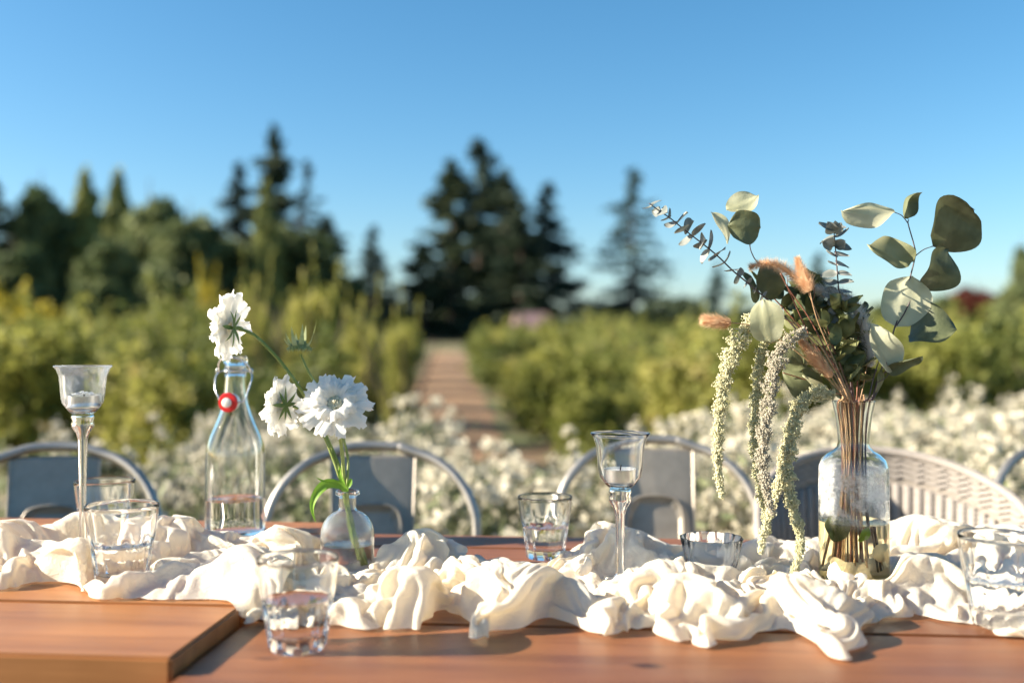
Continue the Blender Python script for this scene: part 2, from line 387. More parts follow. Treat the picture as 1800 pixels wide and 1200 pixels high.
# ------------------------------------------------------------------ tables
def planked_table(x0, x1, seams, top, thick, m, label, light):
    t = thing('dining_table', label, 'table', (0, 0, 0), 0)
    t.location = ((x0 + x1) / 2, (seams[0] + seams[-1]) / 2, 0)
    cx, cy_ = t.location.x, t.location.y
    rr = random.Random(int(x0 * 10) + 50)
    for a, b in zip(seams, seams[1:]):
        me = bpy.data.meshes.new('plank'); import bmesh
        bm = bmesh.new(); bmesh.ops.create_cube(bm, size=1)
        dz = rr.uniform(-.0006, .0006)
        for v in bm.verts:
            v.co = Vector(((x0 + x1) / 2 - cx + v.co.x * (x1 - x0), (a + b) / 2 - cy_ + v.co.y * (b - a - .0045), top - thick / 2 + dz + v.co.z * thick))
        bmesh.ops.bevel(bm, geom=list(bm.edges), offset=.0028, segments=2, affect='EDGES')
        bm.to_mesh(me); bm.free(); me.materials.append(m)
        link('plank', me, t)
    ap = .07
    for (a0, a1, b0, b1) in ((x0 + ap, x1 - ap, seams[0] + ap, seams[0] + ap + .025), (x0 + ap, x1 - ap, seams[-1] - ap - .025, seams[-1] - ap),
                             (x0 + ap, x0 + ap + .025, seams[0] + ap + .025, seams[-1] - ap - .025), (x1 - ap - .025, x1 - ap, seams[0] + ap + .025, seams[-1] - ap - .025)):
        MB().box(a0 - cx, a1 - cx, b0 - cy_, b1 - cy_, top - thick - .09, top - thick - .001).build('apron', m, t)
    for sx in (x0 + .10, x1 - .17):
        for sy in (seams[0] + .10, seams[-1] - .17):
            MB().box(sx - cx, sx + .07 - cx, sy - cy_, sy + .07 - cy_, 0, top - thick - .0015).build('leg', m, t)
    return t
tl = planked_table(-2.5, -.3585, [.8195, .99, 1.19, 1.385, 1.479], TOP + .0163, .042, M['wood_l'], 'orange-brown plank table at the left, standing slightly higher, its end edge casting a shadow', 1)
tr = planked_table(-.3545, 2.3, [.79, 1.0, 1.19, 1.385, 1.479], TOP, .040, M['wood_r'], 'long reddish-brown plank table under the faceted glass and most of the gauze', 0)
if MNEE:
    for t in (tl, tr):
        for c in t.children: c.cycles.is_caustics_receiver = True

# ------------------------------------------------------------------ metal chairs
def hoop_pts():
    half, zt, rc = .185, .848, .135
    pts = [(-.150, -.03, .43), (-.172, .0, .52)]
    for z in (.60, .66, zt - rc): pts.append((-half + .000, .015 + (z - .5) * .10, z))
    for k in range(1, 7):
        a = math.pi - k * math.pi / 2 / 7
        pts.append(((half - rc) * -1 + rc * math.cos(a) * 1.0, 0, zt - rc + rc * math.sin(a) - .010))
    for x in (-.045, 0, .045): pts.append((x, 0, zt - (.002 if x else 0)))
    out = []
    for (x, y, z) in pts:
        yy = y if z < .72 and y else 0
        out.append([x, yy, z])
    full = out + [[-x, y, z] for x, y, z in out[::-1][2:]] if True else out
    # the hoop leans back and bows away from the sitter
    for p in full:
        p[1] = (p[2] - .43) * .17 + .055 * (1 - (p[0] / .19) ** 2) * min(1, max(0, (p[2] - .43) / .4))
    return spline(full, 4)
def make_metal_chair(label):
    c = thing('metal_chair', label, 'chair', group='galvanised metal chairs along the far side of the table')
    g = M['galv']
    MB().tube(hoop_pts(), .0088, 12).build('back_hoop', M['galv_tube'], c, smooth=True)
    # splat: sheet with rolled edges, tapering down, a pressed arch in it
    def sp(u, v):
        z = .44 + u * .392; w = .064 + .014 * u; x = (v - .5) * 2 * w
        y = (z - .43) * .17 + .050 * min(1, (z - .43) / .4) - .010 * (1 - abs(v - .5) * 2) ** .5 * .4
        if v in (0, 1): y -= .006
        ax, az = abs(x) / (w * .62), (z - .44) / .30
        inside = 1 if (ax < 1 and az < 1 - .10 * ax ** 4) else 0
        y += .0045 * inside
        return (x, y, z)
    s = MB().grid(sp, 60, 40)
    o = s.build('backplate', g, c, smooth=40)
    so = o.modifiers.new('thickness', 'SOLIDIFY'); so.thickness = .0016
    rib = [(-.047, 0, .45), (-.050, 0, .60), (-.051, 0, .70), (-.043, 0, .735), (-.02, 0, .745), (.02, 0, .745), (.043, 0, .735), (.051, 0, .70), (.050, 0, .60), (.047, 0, .45)]
    rib = [(x, (z - .43) * .17 + .050 * min(1, (z - .43) / .4) - .007, z) for x, y, z in rib]
    MB().tube(spline(rib, 4), .0026, 8).build('pressed_rib', g, c, smooth=True)
    # seat: rounded square pan with a lip
    def rs(r, z, n=32): 
        return [(r * .185 * abs(math.cos(a)) ** .55 * (1 if math.cos(a) > 0 else -1), -.165 + r * .18 * abs(math.sin(a)) ** .55 * (1 if math.sin(a) > 0 else -1), z) for a in [2 * math.pi * k / n for k in range(n)]]
    m = MB(); rings = [rs(.2, .436), rs(.6, .438), rs(.9, .443), rs(.98, .446), rs(1.0, .443), rs(1.0, .40), rs(.985, .40), rs(.97, .436)]
    v = [p for r in rings for p in r]; f = [(i * 32 + a, i * 32 + (a + 1) % 32, (i + 1) * 32 + (a + 1) % 32, (i + 1) * 32 + a) for i in range(7) for a in range(32)] + [tuple(range(32))[::-1]]
    m.add(v, f).build('seat', g, c, smooth=35)
    for sx in (-1, 1):
        for sy, y0 in ((-1, -.325), (1, -.01)):
            top = Vector((sx * .155, y0, .425)); bot = Vector((sx * .205, y0 + sy * .06, .0))
            m = MB()
            def lg(u, v, top=top, bot=bot, sx=sx, sy=sy):
                p = top.lerp(bot, u); w = .032 - .014 * u; a = (v - .5) * math.pi * .9
                return (p.x + sx * (math.cos(a) * w * .5), p.y + sy * 0 + math.sin(a) * w, p.z)
            m.grid(lg, 6, 8); o = m.build('leg', g, c, smooth=True); so = o.modifiers.new('t', 'SOLIDIFY'); so.thickness = .002
    MB().tube([(-.185, -.36, .18), (0, -.18, .2), (.185, .02, .18)], .007, 8).tube([(.185, -.36, .18), (0, -.18, .2), (-.185, .02, .18)], .007, 8).build('stretcher', g, c, smooth=True)
    return c
def put_chair(c, px, D, rz, z=0):
    p = P(px, 900, D); c.location = (p.x, p.y - .02, z); c.rotation_euler = (0, 0, rz)
ch = make_metal_chair('galvanised metal chair behind the scabiosa vase, curved back hoop round a grey splat')
chairs = [(657, 1.735, .10, 0, None),
          (1160, 1.80, -.02, .006, 'galvanised metal chair behind the middle candle holder, shadow across its splat'),
          (83, 1.72, .22, 0, 'galvanised metal chair at the far left, behind the tall candle holder'),
          (1938, 1.80, -.05, 0, 'metal chair cut off by the right edge, only its hoop in view')]
first = ch
for k, (px, D, rz, z, lb) in enumerate(chairs):
    c = first if k == 0 else copy_tree(first)
    if lb: c['label'] = lb
    put_chair(c, px, D, rz + TH, z)

# ------------------------------------------------------------------ wicker chair
wp = P(1592, 900, 1.62)
wc = thing('wicker_chair', 'pale woven wicker tub chair with a rounded back, behind the large vase', 'chair', (wp.x, wp.y, 0), TH - .06)
RX, RY = .215, .23
def wtop(a): return .835 - .155 * (abs(a) / 1.75) ** 2.0 - .06 * max(0, abs(a) - 1.2)
def wpt(a, z, off=0):
    k = 1 + (z - .44) * .28
    return (RX * k * math.sin(a) + off * math.sin(a), RY * k * math.cos(a) + off * math.cos(a), z)
NS = 44; A0 = 1.75
for k in range(NS):
    a0 = -A0 + 2 * A0 * k / NS; a1 = a0 + 2 * A0 / NS; am = (a0 + a1) / 2
    zt_ = wtop(am) - .055
    m = MB()
    def st(u, v, a0=a0, a1=a1, zt_=zt_): 
        a = a0 + (a1 - a0) * (.0 + .70 * v); b = math.sin(v * math.pi) * .0015
        return wpt(a, .40 + (zt_ - .40) * u, -.0015 - b)
    m.grid(st, 6, 4)
    o = m.build('woven_strip', M['wicker'], wc, smooth=True); so = o.modifiers.new('t', 'SOLIDIFY'); so.thickness = .002
m = MB()
for k in range(NS):          # ladder rungs between the strips
    a0 = -A0 + 2 * A0 * (k + .60) / NS; a1 = -A0 + 2 * A0 * (k + 1.02) / NS; zt_ = wtop((a0 + a1) / 2) - .055
    z = .41
    while z < zt_ - .004:
        m.add([wpt(a0, z, -.001), wpt(a1, z + .002, -.001), wpt(a1, z + .0062, -.001), wpt(a0, z + .0042, -.001)], [(0, 1, 2, 3)]); z += .0085
o = m.build('ladder_weave', M['wicker'], wc, kind='stuff'); so = o.modifiers.new('t', 'SOLIDIFY'); so.thickness = .002
m = MB()
for k in range(NS):          # herringbone band under the rim
    a0 = -A0 + 2 * A0 * k / NS; a1 = -A0 + 2 * A0 * (k + 1) / NS; zt_ = wtop((a0 + a1) / 2)
    for r in range(4):
        z = zt_ - .044 + r * .0105; up_ = .0045 if k % 2 else -.0045
        m.add([wpt(a0, z - up_ / 2, -.001), wpt(a1, z + up_ / 2, -.001), wpt(a1, z + up_ / 2 + .0065, -.001), wpt(a0, z - up_ / 2 + .0065, -.001)], [(0, 1, 2, 3)])
o = m.build('herringbone_band', M['wicker'], wc, kind='stuff'); so = o.modifiers.new('t', 'SOLIDIFY'); so.thickness = .0015
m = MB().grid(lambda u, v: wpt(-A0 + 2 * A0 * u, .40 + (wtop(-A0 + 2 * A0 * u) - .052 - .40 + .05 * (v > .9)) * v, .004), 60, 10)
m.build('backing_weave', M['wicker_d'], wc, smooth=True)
MB().tube([wpt(-A0 + 2 * A0 * k / 50, wtop(-A0 + 2 * A0 * k / 50) + .002) for k in range(51)], .0085, 10).build('rolled_rim', M['wicker'], wc, smooth=True)
MB().lathe([(0, .41), (.20, .41), (.22, .42), (.22, .44), (.20, .455), (0, .46)], 40).build('seat', M['wicker'], wc, smooth=30)
for sx in (-1, 1):
    for sy in (-1, 1): MB().tube([(sx * .15, sy * .15, .42), (sx * .19, sy * .19, 0)], [.016, .012], 10).build('leg', M['wicker'], wc, smooth=True)

# ------------------------------------------------------------------ background vegetation
rng = np.random.default_rng(11)
G = {}
G['con'] = foliage('conifer_foliage', (.022, .040, .022), (.062, .085, .040), .12, .7, .5)
G['con_b'] = foliage('blue_conifer_foliage', (.018, .038, .034), (.045, .078, .062), .12, .7, .5)
G['con_y'] = foliage('sunlit_poplar_foliage', (.12, .15, .05), (.28, .30, .10), .25, .7, .4)
G['brd'] = foliage('broadleaf_foliage', (.085, .12, .05), (.23, .26, .11), .32, .7, .4)
G['bush'] = foliage('bush_foliage', (.13, .15, .03), (.36, .35, .085), .45, .6, 3.5, (.52, .44, .18))
G['bush_d'] = foliage('green_bush_foliage', (.08, .105, .025), (.25, .27, .07), .4, .6, 3.5, (.42, .38, .14))
G['yel'] = foliage('yellow_foliage', (.26, .23, .03), (.45, .37, .04), .4, .6, 3)
G['red'] = foliage('dark_red_foliage', (.06, .015, .014), (.11, .03, .02), .2, .6, .6)
G['flw'] = foliage('white_flower', (.52, .48, .37), (.74, .69, .56), .35, .8, 9)
G['flw_d'] = foliage('shaded_white_flower', (.34, .31, .24), (.56, .52, .42), .3, .8, 9)  # same white flowers, shade on the left clump put into the colour
G['flg'] = foliage('grey_green_leaf', (.10, .125, .06), (.24, .26, .14), .3, .6, 9)
G['bark'] = simple('bark', (.09, .065, .05), .9, var=.3, vs=4)

def conifer_mesh(h, r, n, sparse=0.0, seed=0, m=None, size=.30):
    rg = np.random.default_rng(seed)
    nb = int(h * 7); C = []
    for k in range(nb):
        t = (k + rg.random()) / nb; z = .06 * h + t * .94 * h
        rad = (.25 + r * 1.35 * (1 - t) ** .78) * rg.uniform(.55, 1.12) * (1 + .18 * math.sin(t * 23 + seed))
        if rg.random() < sparse: continue
        a = rg.random() * 6.283; mpl = max(4, int(n / nb * (.3 + 1.4 * (1 - t))))
        s = rg.uniform(.05, 1, mpl) ** .7
        droop = -.22 * s * rad + .10 * rad * s ** 3
        w = .22 * rad * s + .08
        C.append(np.stack([s * rad * math.cos(a) + rg.normal(size=mpl) * w * .5, s * rad * math.sin(a) + rg.normal(size=mpl) * w * .5, z + droop + rg.normal(size=mpl) * .07 * (1 + rad * .2)], 1))
    t = rg.random(120); C.append(np.stack([rg.normal(size=120) * .07 * h / 14, rg.normal(size=120) * .07 * h / 14, h * (.8 + .2 * t)], 1))
    C = np.concatenate(C)
    return qmesh('crown', quads(C, size * h / 14, rg, asp=.35), m)
def blob_mesh(name, blobs, n, size, seed, m, asp=.6, shell=.6, shoots=0):
    rg = np.random.default_rng(seed); C = []
    vol = np.array([b[3] * b[4] for b in blobs]); vol = vol / vol.sum()
    for (x, y, z, rx, rz), w in zip(blobs, vol):
        k = int(n * w); d = rg.normal(size=(k, 3)); d /= np.linalg.norm(d, axis=1)[:, None]
        rr = rg.uniform(0, 1, k) ** (1 / 3) * (1 - shell) + shell * rg.uniform(.75, 1.05, k)
        lump = 1 + .22 * np.sin(d[:, 0] * 5 + seed) * np.cos(d[:, 2] * 6 + seed) + .12 * np.sin(d[:, 1] * 11)
        rr = rr * lump
        C.append(np.stack([x + d[:, 0] * rx * rr, y + d[:, 1] * rx * rr, z + d[:, 2] * rz * rr], 1))
    for k in range(shoots):      # leafy shoots standing out of the mass
        x, y, z, rx, rz = blobs[int(rg.integers(len(blobs)))]; a = rg.random() * 6.283; nn = 40; s = rg.random(nn)[:, None]
        b0 = np.array([x + rx * .6 * math.cos(a), y + rx * .6 * math.sin(a), z + rz * .5]); d = np.array([math.cos(a) * .12, math.sin(a) * .12, rg.uniform(.22, .5)])
        C.append(b0 + d * s + rg.normal(size=(nn, 3)) * .028)
    C = np.concatenate(C); C = C[C[:, 2] > .01]
    return qmesh(name, quads(C, size, rg, asp=asp), m)
def trunk_mesh(h, r):
    m = MB().tube([(0, 0, -.2), (.02 * h / 10, 0, h * .3), (0, .02, h * .65), (.01, 0, h)], [r, r * .8, r * .45, r * .1], 8, True)
    me = bpy.data.meshes.new('trunk'); me.from_pydata(m.v, [], m.f); me.materials.append(G['bark']); return me
def tree(name, label, px, pytop, D, crown, trunk, H0, group, sx=1.0, rz=0.0):
    p = P(px, 610, D); z0 = gz(p.x, p.y); H = CAMZ + (610 - pytop) / F * D - z0; s = H / H0
    t = thing(name, label, 'tree', (p.x, p.y, z0), rz, group)
    for nm, me in (('trunk', trunk), ('crown', crown)):
        o = link(nm, me, t); o.scale = (s * sx, s * sx, s)
    return t
TR = trunk_mesh(12, .28)
con_a = conifer_mesh(14, 2.6, 9000, .03, 1, G['con'])
con_b = conifer_mesh(14, 3.2, 9000, .10, 2, G['con_b'])
con_s = conifer_mesh(14, 2.6, 5200, .22, 3, G['con_b'], .24)
pop = blob_mesh('crown', [(0, 0, 2.2, 1.9, 2.2), (.2, 0, 4.6, 1.9, 2.5), (-.2, 0, 7, 1.6, 2.4), (0, .1, 9.2, 1.2, 2.2), (.1, 0, 11.2, .8, 1.7), (0, 0, 13, .4, 1.1)], 7000, .30, 4, G['con_y'])
pop_d = pop.copy(); pop_d.materials.clear(); pop_d.materials.append(G['con'])
brd = [blob_mesh('crown', [(0, 0, 3, 2.9, 2.6), (1.8, .4, 5, 2.2, 2.2), (-1.9, -.3, 4.6, 2.3, 2.1), (.2, 0, 7.2, 2.5, 2.4), (1.0, .5, 9.1, 1.5, 1.6), (-.9, 0, 8.6, 1.5, 1.4)], 7500, .34, 20 + k, G['brd']) for k in range(2)]
brd_r = brd[0].copy(); brd_r.materials.clear(); brd_r.materials.append(G['red'])
gl, gm, gr = 'trees beyond the field on the left', 'dark conifers beyond the field in the middle', 'trees beyond the field on the right'
T = [('conifer', 'dark conifer cut off by the left edge of the picture', -12, 318, 62, con_a, gl, 1.2),
     ('conifer', 'slim dark conifer left of the tallest one, its rounded tip lower', 418, 286, 72, con_b, gl, .9),
     ('conifer', 'tallest dark conifer of the left half, narrow spire against the sky', 482, 222, 70, con_a, gl, .85),
     ('conifer', 'loose conifer just right of the tallest one, its top thin and airy', 538, 282, 74, con_s, gl, .8),
     ('conifer', 'broad dark conifer sloping down on the right side of the left group', 572, 380, 68, con_a, gl, 1.7),
     ('conifer', 'small pale conifer standing alone in the gap left of the middle', 656, 398, 90, con_b, gm, 1.1),
     ('conifer', 'dark conifer on the left shoulder of the middle group', 795, 283, 76, con_a, gm, 1.45),
     ('conifer', 'highest conifer of the middle group with a thin pointed tip', 842, 246, 80, con_b, gm, 1.35),
     ('conifer', 'dark conifer on the right shoulder of the middle group', 886, 300, 74, con_a, gm, 1.4),
     ('conifer', 'low wide conifer filling the right foot of the middle group', 915, 385, 66, con_a, gm, 2.0),
     ('conifer', 'bluish conifer at the right end of the middle group', 962, 322, 78, con_b, gm, 1.15),
     ('conifer', 'low dark conifer at the left foot of the middle group', 742, 430, 70, con_a, gm, 2.1),
     ('conifer', 'sparse grey-blue conifer standing alone left of the dried bouquet', 1112, 296, 76, con_s, gr, 1.35),
     ('conifer', 'small dim conifer seen below the eucalyptus spray', 1262, 462, 90, con_b, gr, 1.0),
     ('conifer', 'small dark conifer behind the middle of the bouquet', 1440, 445, 88, con_b, gr, 1.2),
     ('poplar', 'sunlit yellow-green tree with an upright crown at the left', 148, 298, 66, pop, gl, 1.1),
     ('poplar', 'pale upright tree right of the sunlit yellow-green one', 206, 300, 74, pop, gl, 1.0),
     ('poplar', 'olive upright tree in front of the tallest dark conifer', 468, 320, 60, pop, gl, .9),
     ('broadleaf_tree', 'round grey-green tree near the left edge', 72, 340, 64, brd[0], gl, .8),
     ('broadleaf_tree', 'dark round tree right of the two upright pale ones', 262, 352, 62, brd[1], gl, .85),
     ('broadleaf_tree', 'low dark tree with a flat top right of the round tree', 332, 384, 60, brd[0], gl, 1.2),
     ('broadleaf_tree', 'low dark tree at the foot of the slim conifer', 392, 415, 66, brd[1], gl, 1.5),
     ('broadleaf_tree', 'dark tree low at the foot of the tallest conifer', 525, 405, 64, brd[0], gl, 1.5),
     ('broadleaf_tree', 'dark tree low in front of the pale upright trees', 190, 430, 50, brd[0], gl, 1.2),
     ('broadleaf_tree', 'dark tree low in the gap at the left edge', 20, 440, 52, brd[1], gl, 1.2),
     ('broadleaf_tree', 'dull green tree at the right edge of the picture', 1800, 436, 60, brd[1], gr, .55),
     ('broadleaf_tree', 'dark red-leaved tree beside the yellow-green one at the right', 1716, 508, 36, brd_r, gr, 1.3),
     ('broadleaf_tree', 'green and yellow tree in sun at the right edge', 1792, 505, 24, brd[0], gr, 1.3),
     ('broadleaf_tree', 'low round tree seen between the eucalyptus leaves', 1650, 522, 70, brd[0], gr, 1.6),
     ('broadleaf_tree', 'low dark tree right of the bouquet stems', 1560, 530, 72, brd[1], gr, 1.9)]
for k, (nm, lb, px, py, D, cr, gp, sx) in enumerate(T):
    H0 = {id(con_a): 14, id(con_b): 14, id(con_s): 14}.get(id(cr), 14 if cr in (pop,) else 10.4)
    tr_ = tree(nm, lb, px, py, D, cr, TR, H0, gp, sx, k * 1.3)
# continuous low wood behind everything
rg = np.random.default_rng(5); C = []
for x in np.arange(-75, 75, 1.6):
    D = 95; hh = (3.6 if x < -22 else 1.9) + 1.0 * math.sin(x * .23) + .7 * math.sin(x * .9 + 1)
    n = 240; C.append(np.stack([x + rg.normal(size=n) * 1.2, np.full(n, D) + rg.normal(size=n) * 1.5, gz(0, 90) + rg.uniform(0, 1, n) ** .8 * hh], 1))
tag(link('far_woodland', qmesh('far_woodland', quads(np.concatenate(C), .5, rg), G['con'])), 'dark low belt of far woodland along the horizon', 'woodland', kind='stuff')

# house with a pinkish roof between the conifers
hp = P(934, 600, 54); hz = gz(hp.x, hp.y)
hs = thing('house', 'low house with a dull pink roof in front of the middle conifers', 'house', (hp.x, hp.y, hz), .2)
MB().box(-.9, .9, -.7, .7, -.3, .98).build('wall', simple('plaster', (.20, .17, .16), .8), hs)
MB().add([(-1.05, -.9, .92), (1.05, -.9, .92), (.9, 0, 1.75), (-.9, 0, 1.75), (-1.05, .9, .92), (1.05, .9, .92)], [(0, 1, 2, 3), (3, 2, 5, 4), (0, 3, 4), (1, 5, 2)]).build('roof', simple('roof_tiles', (.20, .125, .13), .8), hs)
MB().box(-.6, -.25, -.72, -.703, .4, .8).build('window', simple('dark_window', (.03, .03, .04), .2), hs)
MB().box(.2, .55, -.72, -.703, .4, .8).build('window', simple('dark_window_pane', (.03, .03, .04), .2), hs)

# bushes in rows either side of the path
bush_me = []
for k in range(4):
    rr = random.Random(40 + k)
    bl = [(0, 0, .42, .45, .42)] + [(rr.uniform(-.38, .38), rr.uniform(-.38, .38), rr.uniform(.35, .95), rr.uniform(.16, .32), rr.uniform(.18, .34)) for _ in range(8)]
    bush_me.append(blob_mesh('leaves', bl, 3600, .034, 60 + k, G['bush'] if k % 2 else G['bush_d'], shell=.35, shoots=8))
bushT = MB()
for a in range(7): bushT.tube([(0, 0, -.05), (.12 * math.cos(a), .12 * math.sin(a), .35), (.34 * math.cos(a * .9), .34 * math.sin(a * .9), .95)], [.02, .012, .004], 5)
bt = bpy.data.meshes.new('stems'); bt.from_pydata(bushT.v, [], bushT.f); bt.materials.append(G['bark'])
ORD = ['first', 'second', 'third', 'fourth', 'fifth', 'sixth', 'seventh', 'eighth', 'ninth', 'tenth', 'eleventh', 'twelfth', 'thirteenth', 'fourteenth', 'fifteenth', 'sixteenth']
rb = random.Random(5)
def in_view(x, y, m=160):
    xc = x * CT + y * ST; D = y * CT - x * ST
    return D > .5 and -m < 900 + F * xc / D < 1800 + m
for side in (-1, 1):
    for row in range(11):
        n = 0
        for q in range(10):
            y = 7.6 + row * .25 + q * 1.75 + rb.uniform(-.3, .3) + q * q * .10
            off = 1.15 + row * 1.30 + rb.uniform(-.12, .12)
            x = path_x(y) + side * off
            if not in_view(x, y): continue
            H = ((.98 if row < 2 else 1.12 if row < 4 else 1.24) if side < 0 else 1.12) * rb.uniform(.74, 1.22) * (1 + (.22 if side < 0 and row in (2, 5) and q > 2 else 0))
            z0 = gz(x, y)
            tone = rb.randrange(4)
            lb = '%s bush back in the %s row %s of the dirt path, %s' % (ORD[n], ORD[row], 'left' if side < 0 else 'right', ('olive green', 'yellow-green', 'dull green', 'sunlit yellow-green')[tone])
            n += 1
            b = thing('field_bush', lb, 'bush', (x, y, z0), rb.uniform(0, 6.28), 'bushes planted in rows beside the dirt path')
            o = link('leaves', bush_me[tone], b); s = H / 1.2; o.scale = (s * 1.15, s * 1.15, s)
            o = link('stems', bt, b); o.scale = (s, s, s)
# yellow bush at the far left, tall shoots behind the bottle
def special(name, label, px, pytop, D, me, h0, sx=1.0):
    p = P(px, 610, D); z0 = gz(p.x, p.y); s = (CAMZ + (610 - pytop) / F * D - z0) / h0
    b = thing(name, label, 'bush', (p.x, p.y, z0), .4); o = link('leaves', me, b); o.scale = (s * sx, s * sx, s); o = link('stems', bt, b); o.scale = (s, s, s); return b
ym = bush_me[0].copy(); ym.materials.clear(); ym.materials.append(G['yel'])
special('yellow_bush', 'bright yellow bush at the left edge beyond the green rows', 22, 496, 24, ym, 1.25, 1.1)
special('yellow_bush', 'small yellow-leaved sapling between the dark trees and the white flower', 375, 462, 17, ym, 1.3, .28)
special('tall_bush', 'tall olive shoots rising left of the open white flower', 452, 462, 12, bush_me[1], 1.3, .26)
special('tall_bush', 'tall olive bush rising behind the green flower bud', 548, 452, 11, bush_me[3], 1.3, .38)
special('tall_bush', 'thin pale shoot leaning right of the green flower bud', 640, 500, 10, bush_me[1], 1.3, .30)
special('tall_bush', 'loose pale shoots right of the tall olive bush', 705, 520, 9.5, bush_me[3], 1.3, .28)
special('tall_bush', 'green bush standing above its row behind the bottle neck', 330, 502, 13, bush_me[0], 1.25, .7)
special('tall_bush', 'green bush standing above its row near the left edge', 175, 530, 9, bush_me[2], 1.25, .8)

# white flowering plants behind the chairs
fl_me = []
for k in range(6):
    rg = np.random.default_rng(90 + k); st = MB(); FC = []; LC = []
    for j in range(40):
        a = rg.random() * 6.283; rr_ = .34 * rg.random() ** .5; h = .48 + .34 * rg.random() - rr_ * .5
        tx, ty = rr_ * math.cos(a), rr_ * math.sin(a)
        st.tube([(tx * .3, ty * .3, 0), (tx * .7, ty * .7, h * .55), (tx, ty, h)], [.004, .003, .002], 4, False)
        for q in range(3 if k < 3 else (2 if rg.random() < .5 else 0)):
            c = np.array([tx, ty, h]) + rg.normal(size=3) * (.028, .028, .020)
            FC.append(c + rg.normal(size=(15, 3)) * .0110)
        LC.append(np.stack([tx * (.3 + .7 * (u := rg.random(60))), ty * (.3 + .7 * u), h * u * .96], 1) + rg.normal(size=(60, 3)) * .035)
    fl_me.append((qmesh('flower_heads', quads(np.concatenate(FC), .0105, rg, asp=.9), G['flw']), qmesh('leaves', quads(np.concatenate(LC), .022, rg, asp=.32), G['flg']), st))
fst = []
for a, b_, st in fl_me:
    me = bpy.data.meshes.new('stems'); me.from_pydata(st.v, [], st.f); me.materials.append(G['flg']); fst.append(me)
rf = random.Random(3)
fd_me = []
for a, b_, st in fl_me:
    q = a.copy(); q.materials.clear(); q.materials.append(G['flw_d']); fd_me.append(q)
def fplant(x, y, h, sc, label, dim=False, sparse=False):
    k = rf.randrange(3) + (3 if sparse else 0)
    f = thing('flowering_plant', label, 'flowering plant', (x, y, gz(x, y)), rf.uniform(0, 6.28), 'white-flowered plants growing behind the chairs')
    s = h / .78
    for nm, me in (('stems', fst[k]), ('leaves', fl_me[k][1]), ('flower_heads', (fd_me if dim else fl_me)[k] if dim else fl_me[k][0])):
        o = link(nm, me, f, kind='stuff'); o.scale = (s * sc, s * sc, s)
# rows: (depth, px from, px to, step px, top py at ends, scale)
rowdef = [('nearest', 2.75, -60, 720, 130, 825, 765, 'left', 1), ('second', 3.5, 60, 740, 118, 775, 700, 'left', 1), ('third', 4.4, 400, 745, 80, 720, 684, 'left', 1.1),
          ('nearest', 2.75, 800, 1010, 135, 805, 820, 'middle', 1), ('second', 3.5, 800, 1000, 95, 768, 775, 'middle', 1),
          ('nearest', 2.7, 1105, 1900, 118, 792, 760, 'right', 1.15), ('second', 3.4, 1180, 1900, 100, 750, 728, 'right', 1.15), ('third', 4.3, 1240, 1900, 84, 722, 700, 'right', 1.2), ('fourth', 5.4, 1420, 1900, 70, 705, 688, 'right', 1.2)]
for nm, D, a, b_, stp, t0, t1, sd_, sc in rowdef:
    px = a; n = 0
    while px < b_:
        t = (px - a) / (b_ - a); py = t0 + (t1 - t0) * t + rf.uniform(-16, 12)
        d = D + rf.uniform(-.2, .2); p = P(px, 610, d)
        h = CAMZ + (610 - py) / F * d
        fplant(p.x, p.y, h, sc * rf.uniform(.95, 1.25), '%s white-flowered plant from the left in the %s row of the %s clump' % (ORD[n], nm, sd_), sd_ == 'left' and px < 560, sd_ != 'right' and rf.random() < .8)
        n += 1; px += stp * rf.uniform(.85, 1.15)

# ------------------------------------------------------------------ gauze runner, draped by the cloth solver
FRONT = [(-600, 1068), (-300, 1080), (0, 1060), (95, 1046), (120, 1066), (200, 1080), (340, 1076), (420, 1096), (465, 1078), (520, 1090), (600, 1104), (720, 1106), (790, 1084), (860, 1098), (930, 1120), (985, 1080), (1040, 1112), (1140, 1100), (1190, 1122), (1300, 1134), (1370, 1100), (1450, 1144), (1550, 1098), (1610, 1084), (1700, 1098), (1790, 1130), (1900, 1100), (2200, 1110), (2600, 1090)]
BACK = [(-600, 1.34), (0, 1.36), (300, 1.36), (420, 1.33), (560, 1.28), (640, 1.27), (740, 1.32), (860, 1.27), (940, 1.24), (1050, 1.35), (1200, 1.34), (1400, 1.36), (1600, 1.41), (1800, 1.4), (2600, 1.36)]
LUMPS = [(30, 920, 1.2, .05), (135, 903, 1.25, .05), (320, 908, 1.25, .06), (400, 975, 1.06, .04), (515, 928, 1.22, .035), (740, 930, 1.22, .04), (700, 1012, 1.02, .035), (905, 980, 1.05, .05), (820, 985, 1.1, .03), (1065, 922, 1.27, .06), (1150, 990, 1.08, .04), (1240, 1000, 1.02, .045), (1340, 955, 1.27, .035), (1410, 1010, 1.02, .04), (1620, 965, 1.08, .045), (1610, 903, 1.3, .05), (1700, 935, 1.25, .045), (1760, 1000, 1.0, .035), (220, 1015, 1.05, .05), (60, 962, 1.08, .05), (-200, 950, 1.1, .06), (-350, 930, 1.2, .05), (2000, 950, 1.15, .06), (2200, 970, 1.1, .05)]
def smooth_at(tab, x):
    for (a, b), (c, d) in zip(tab, tab[1:]):
        if x <= c:
            t = (x - a) / (c - a); t = t * t * (3 - 2 * t); return b + (d - b) * t
    return tab[-1][1]
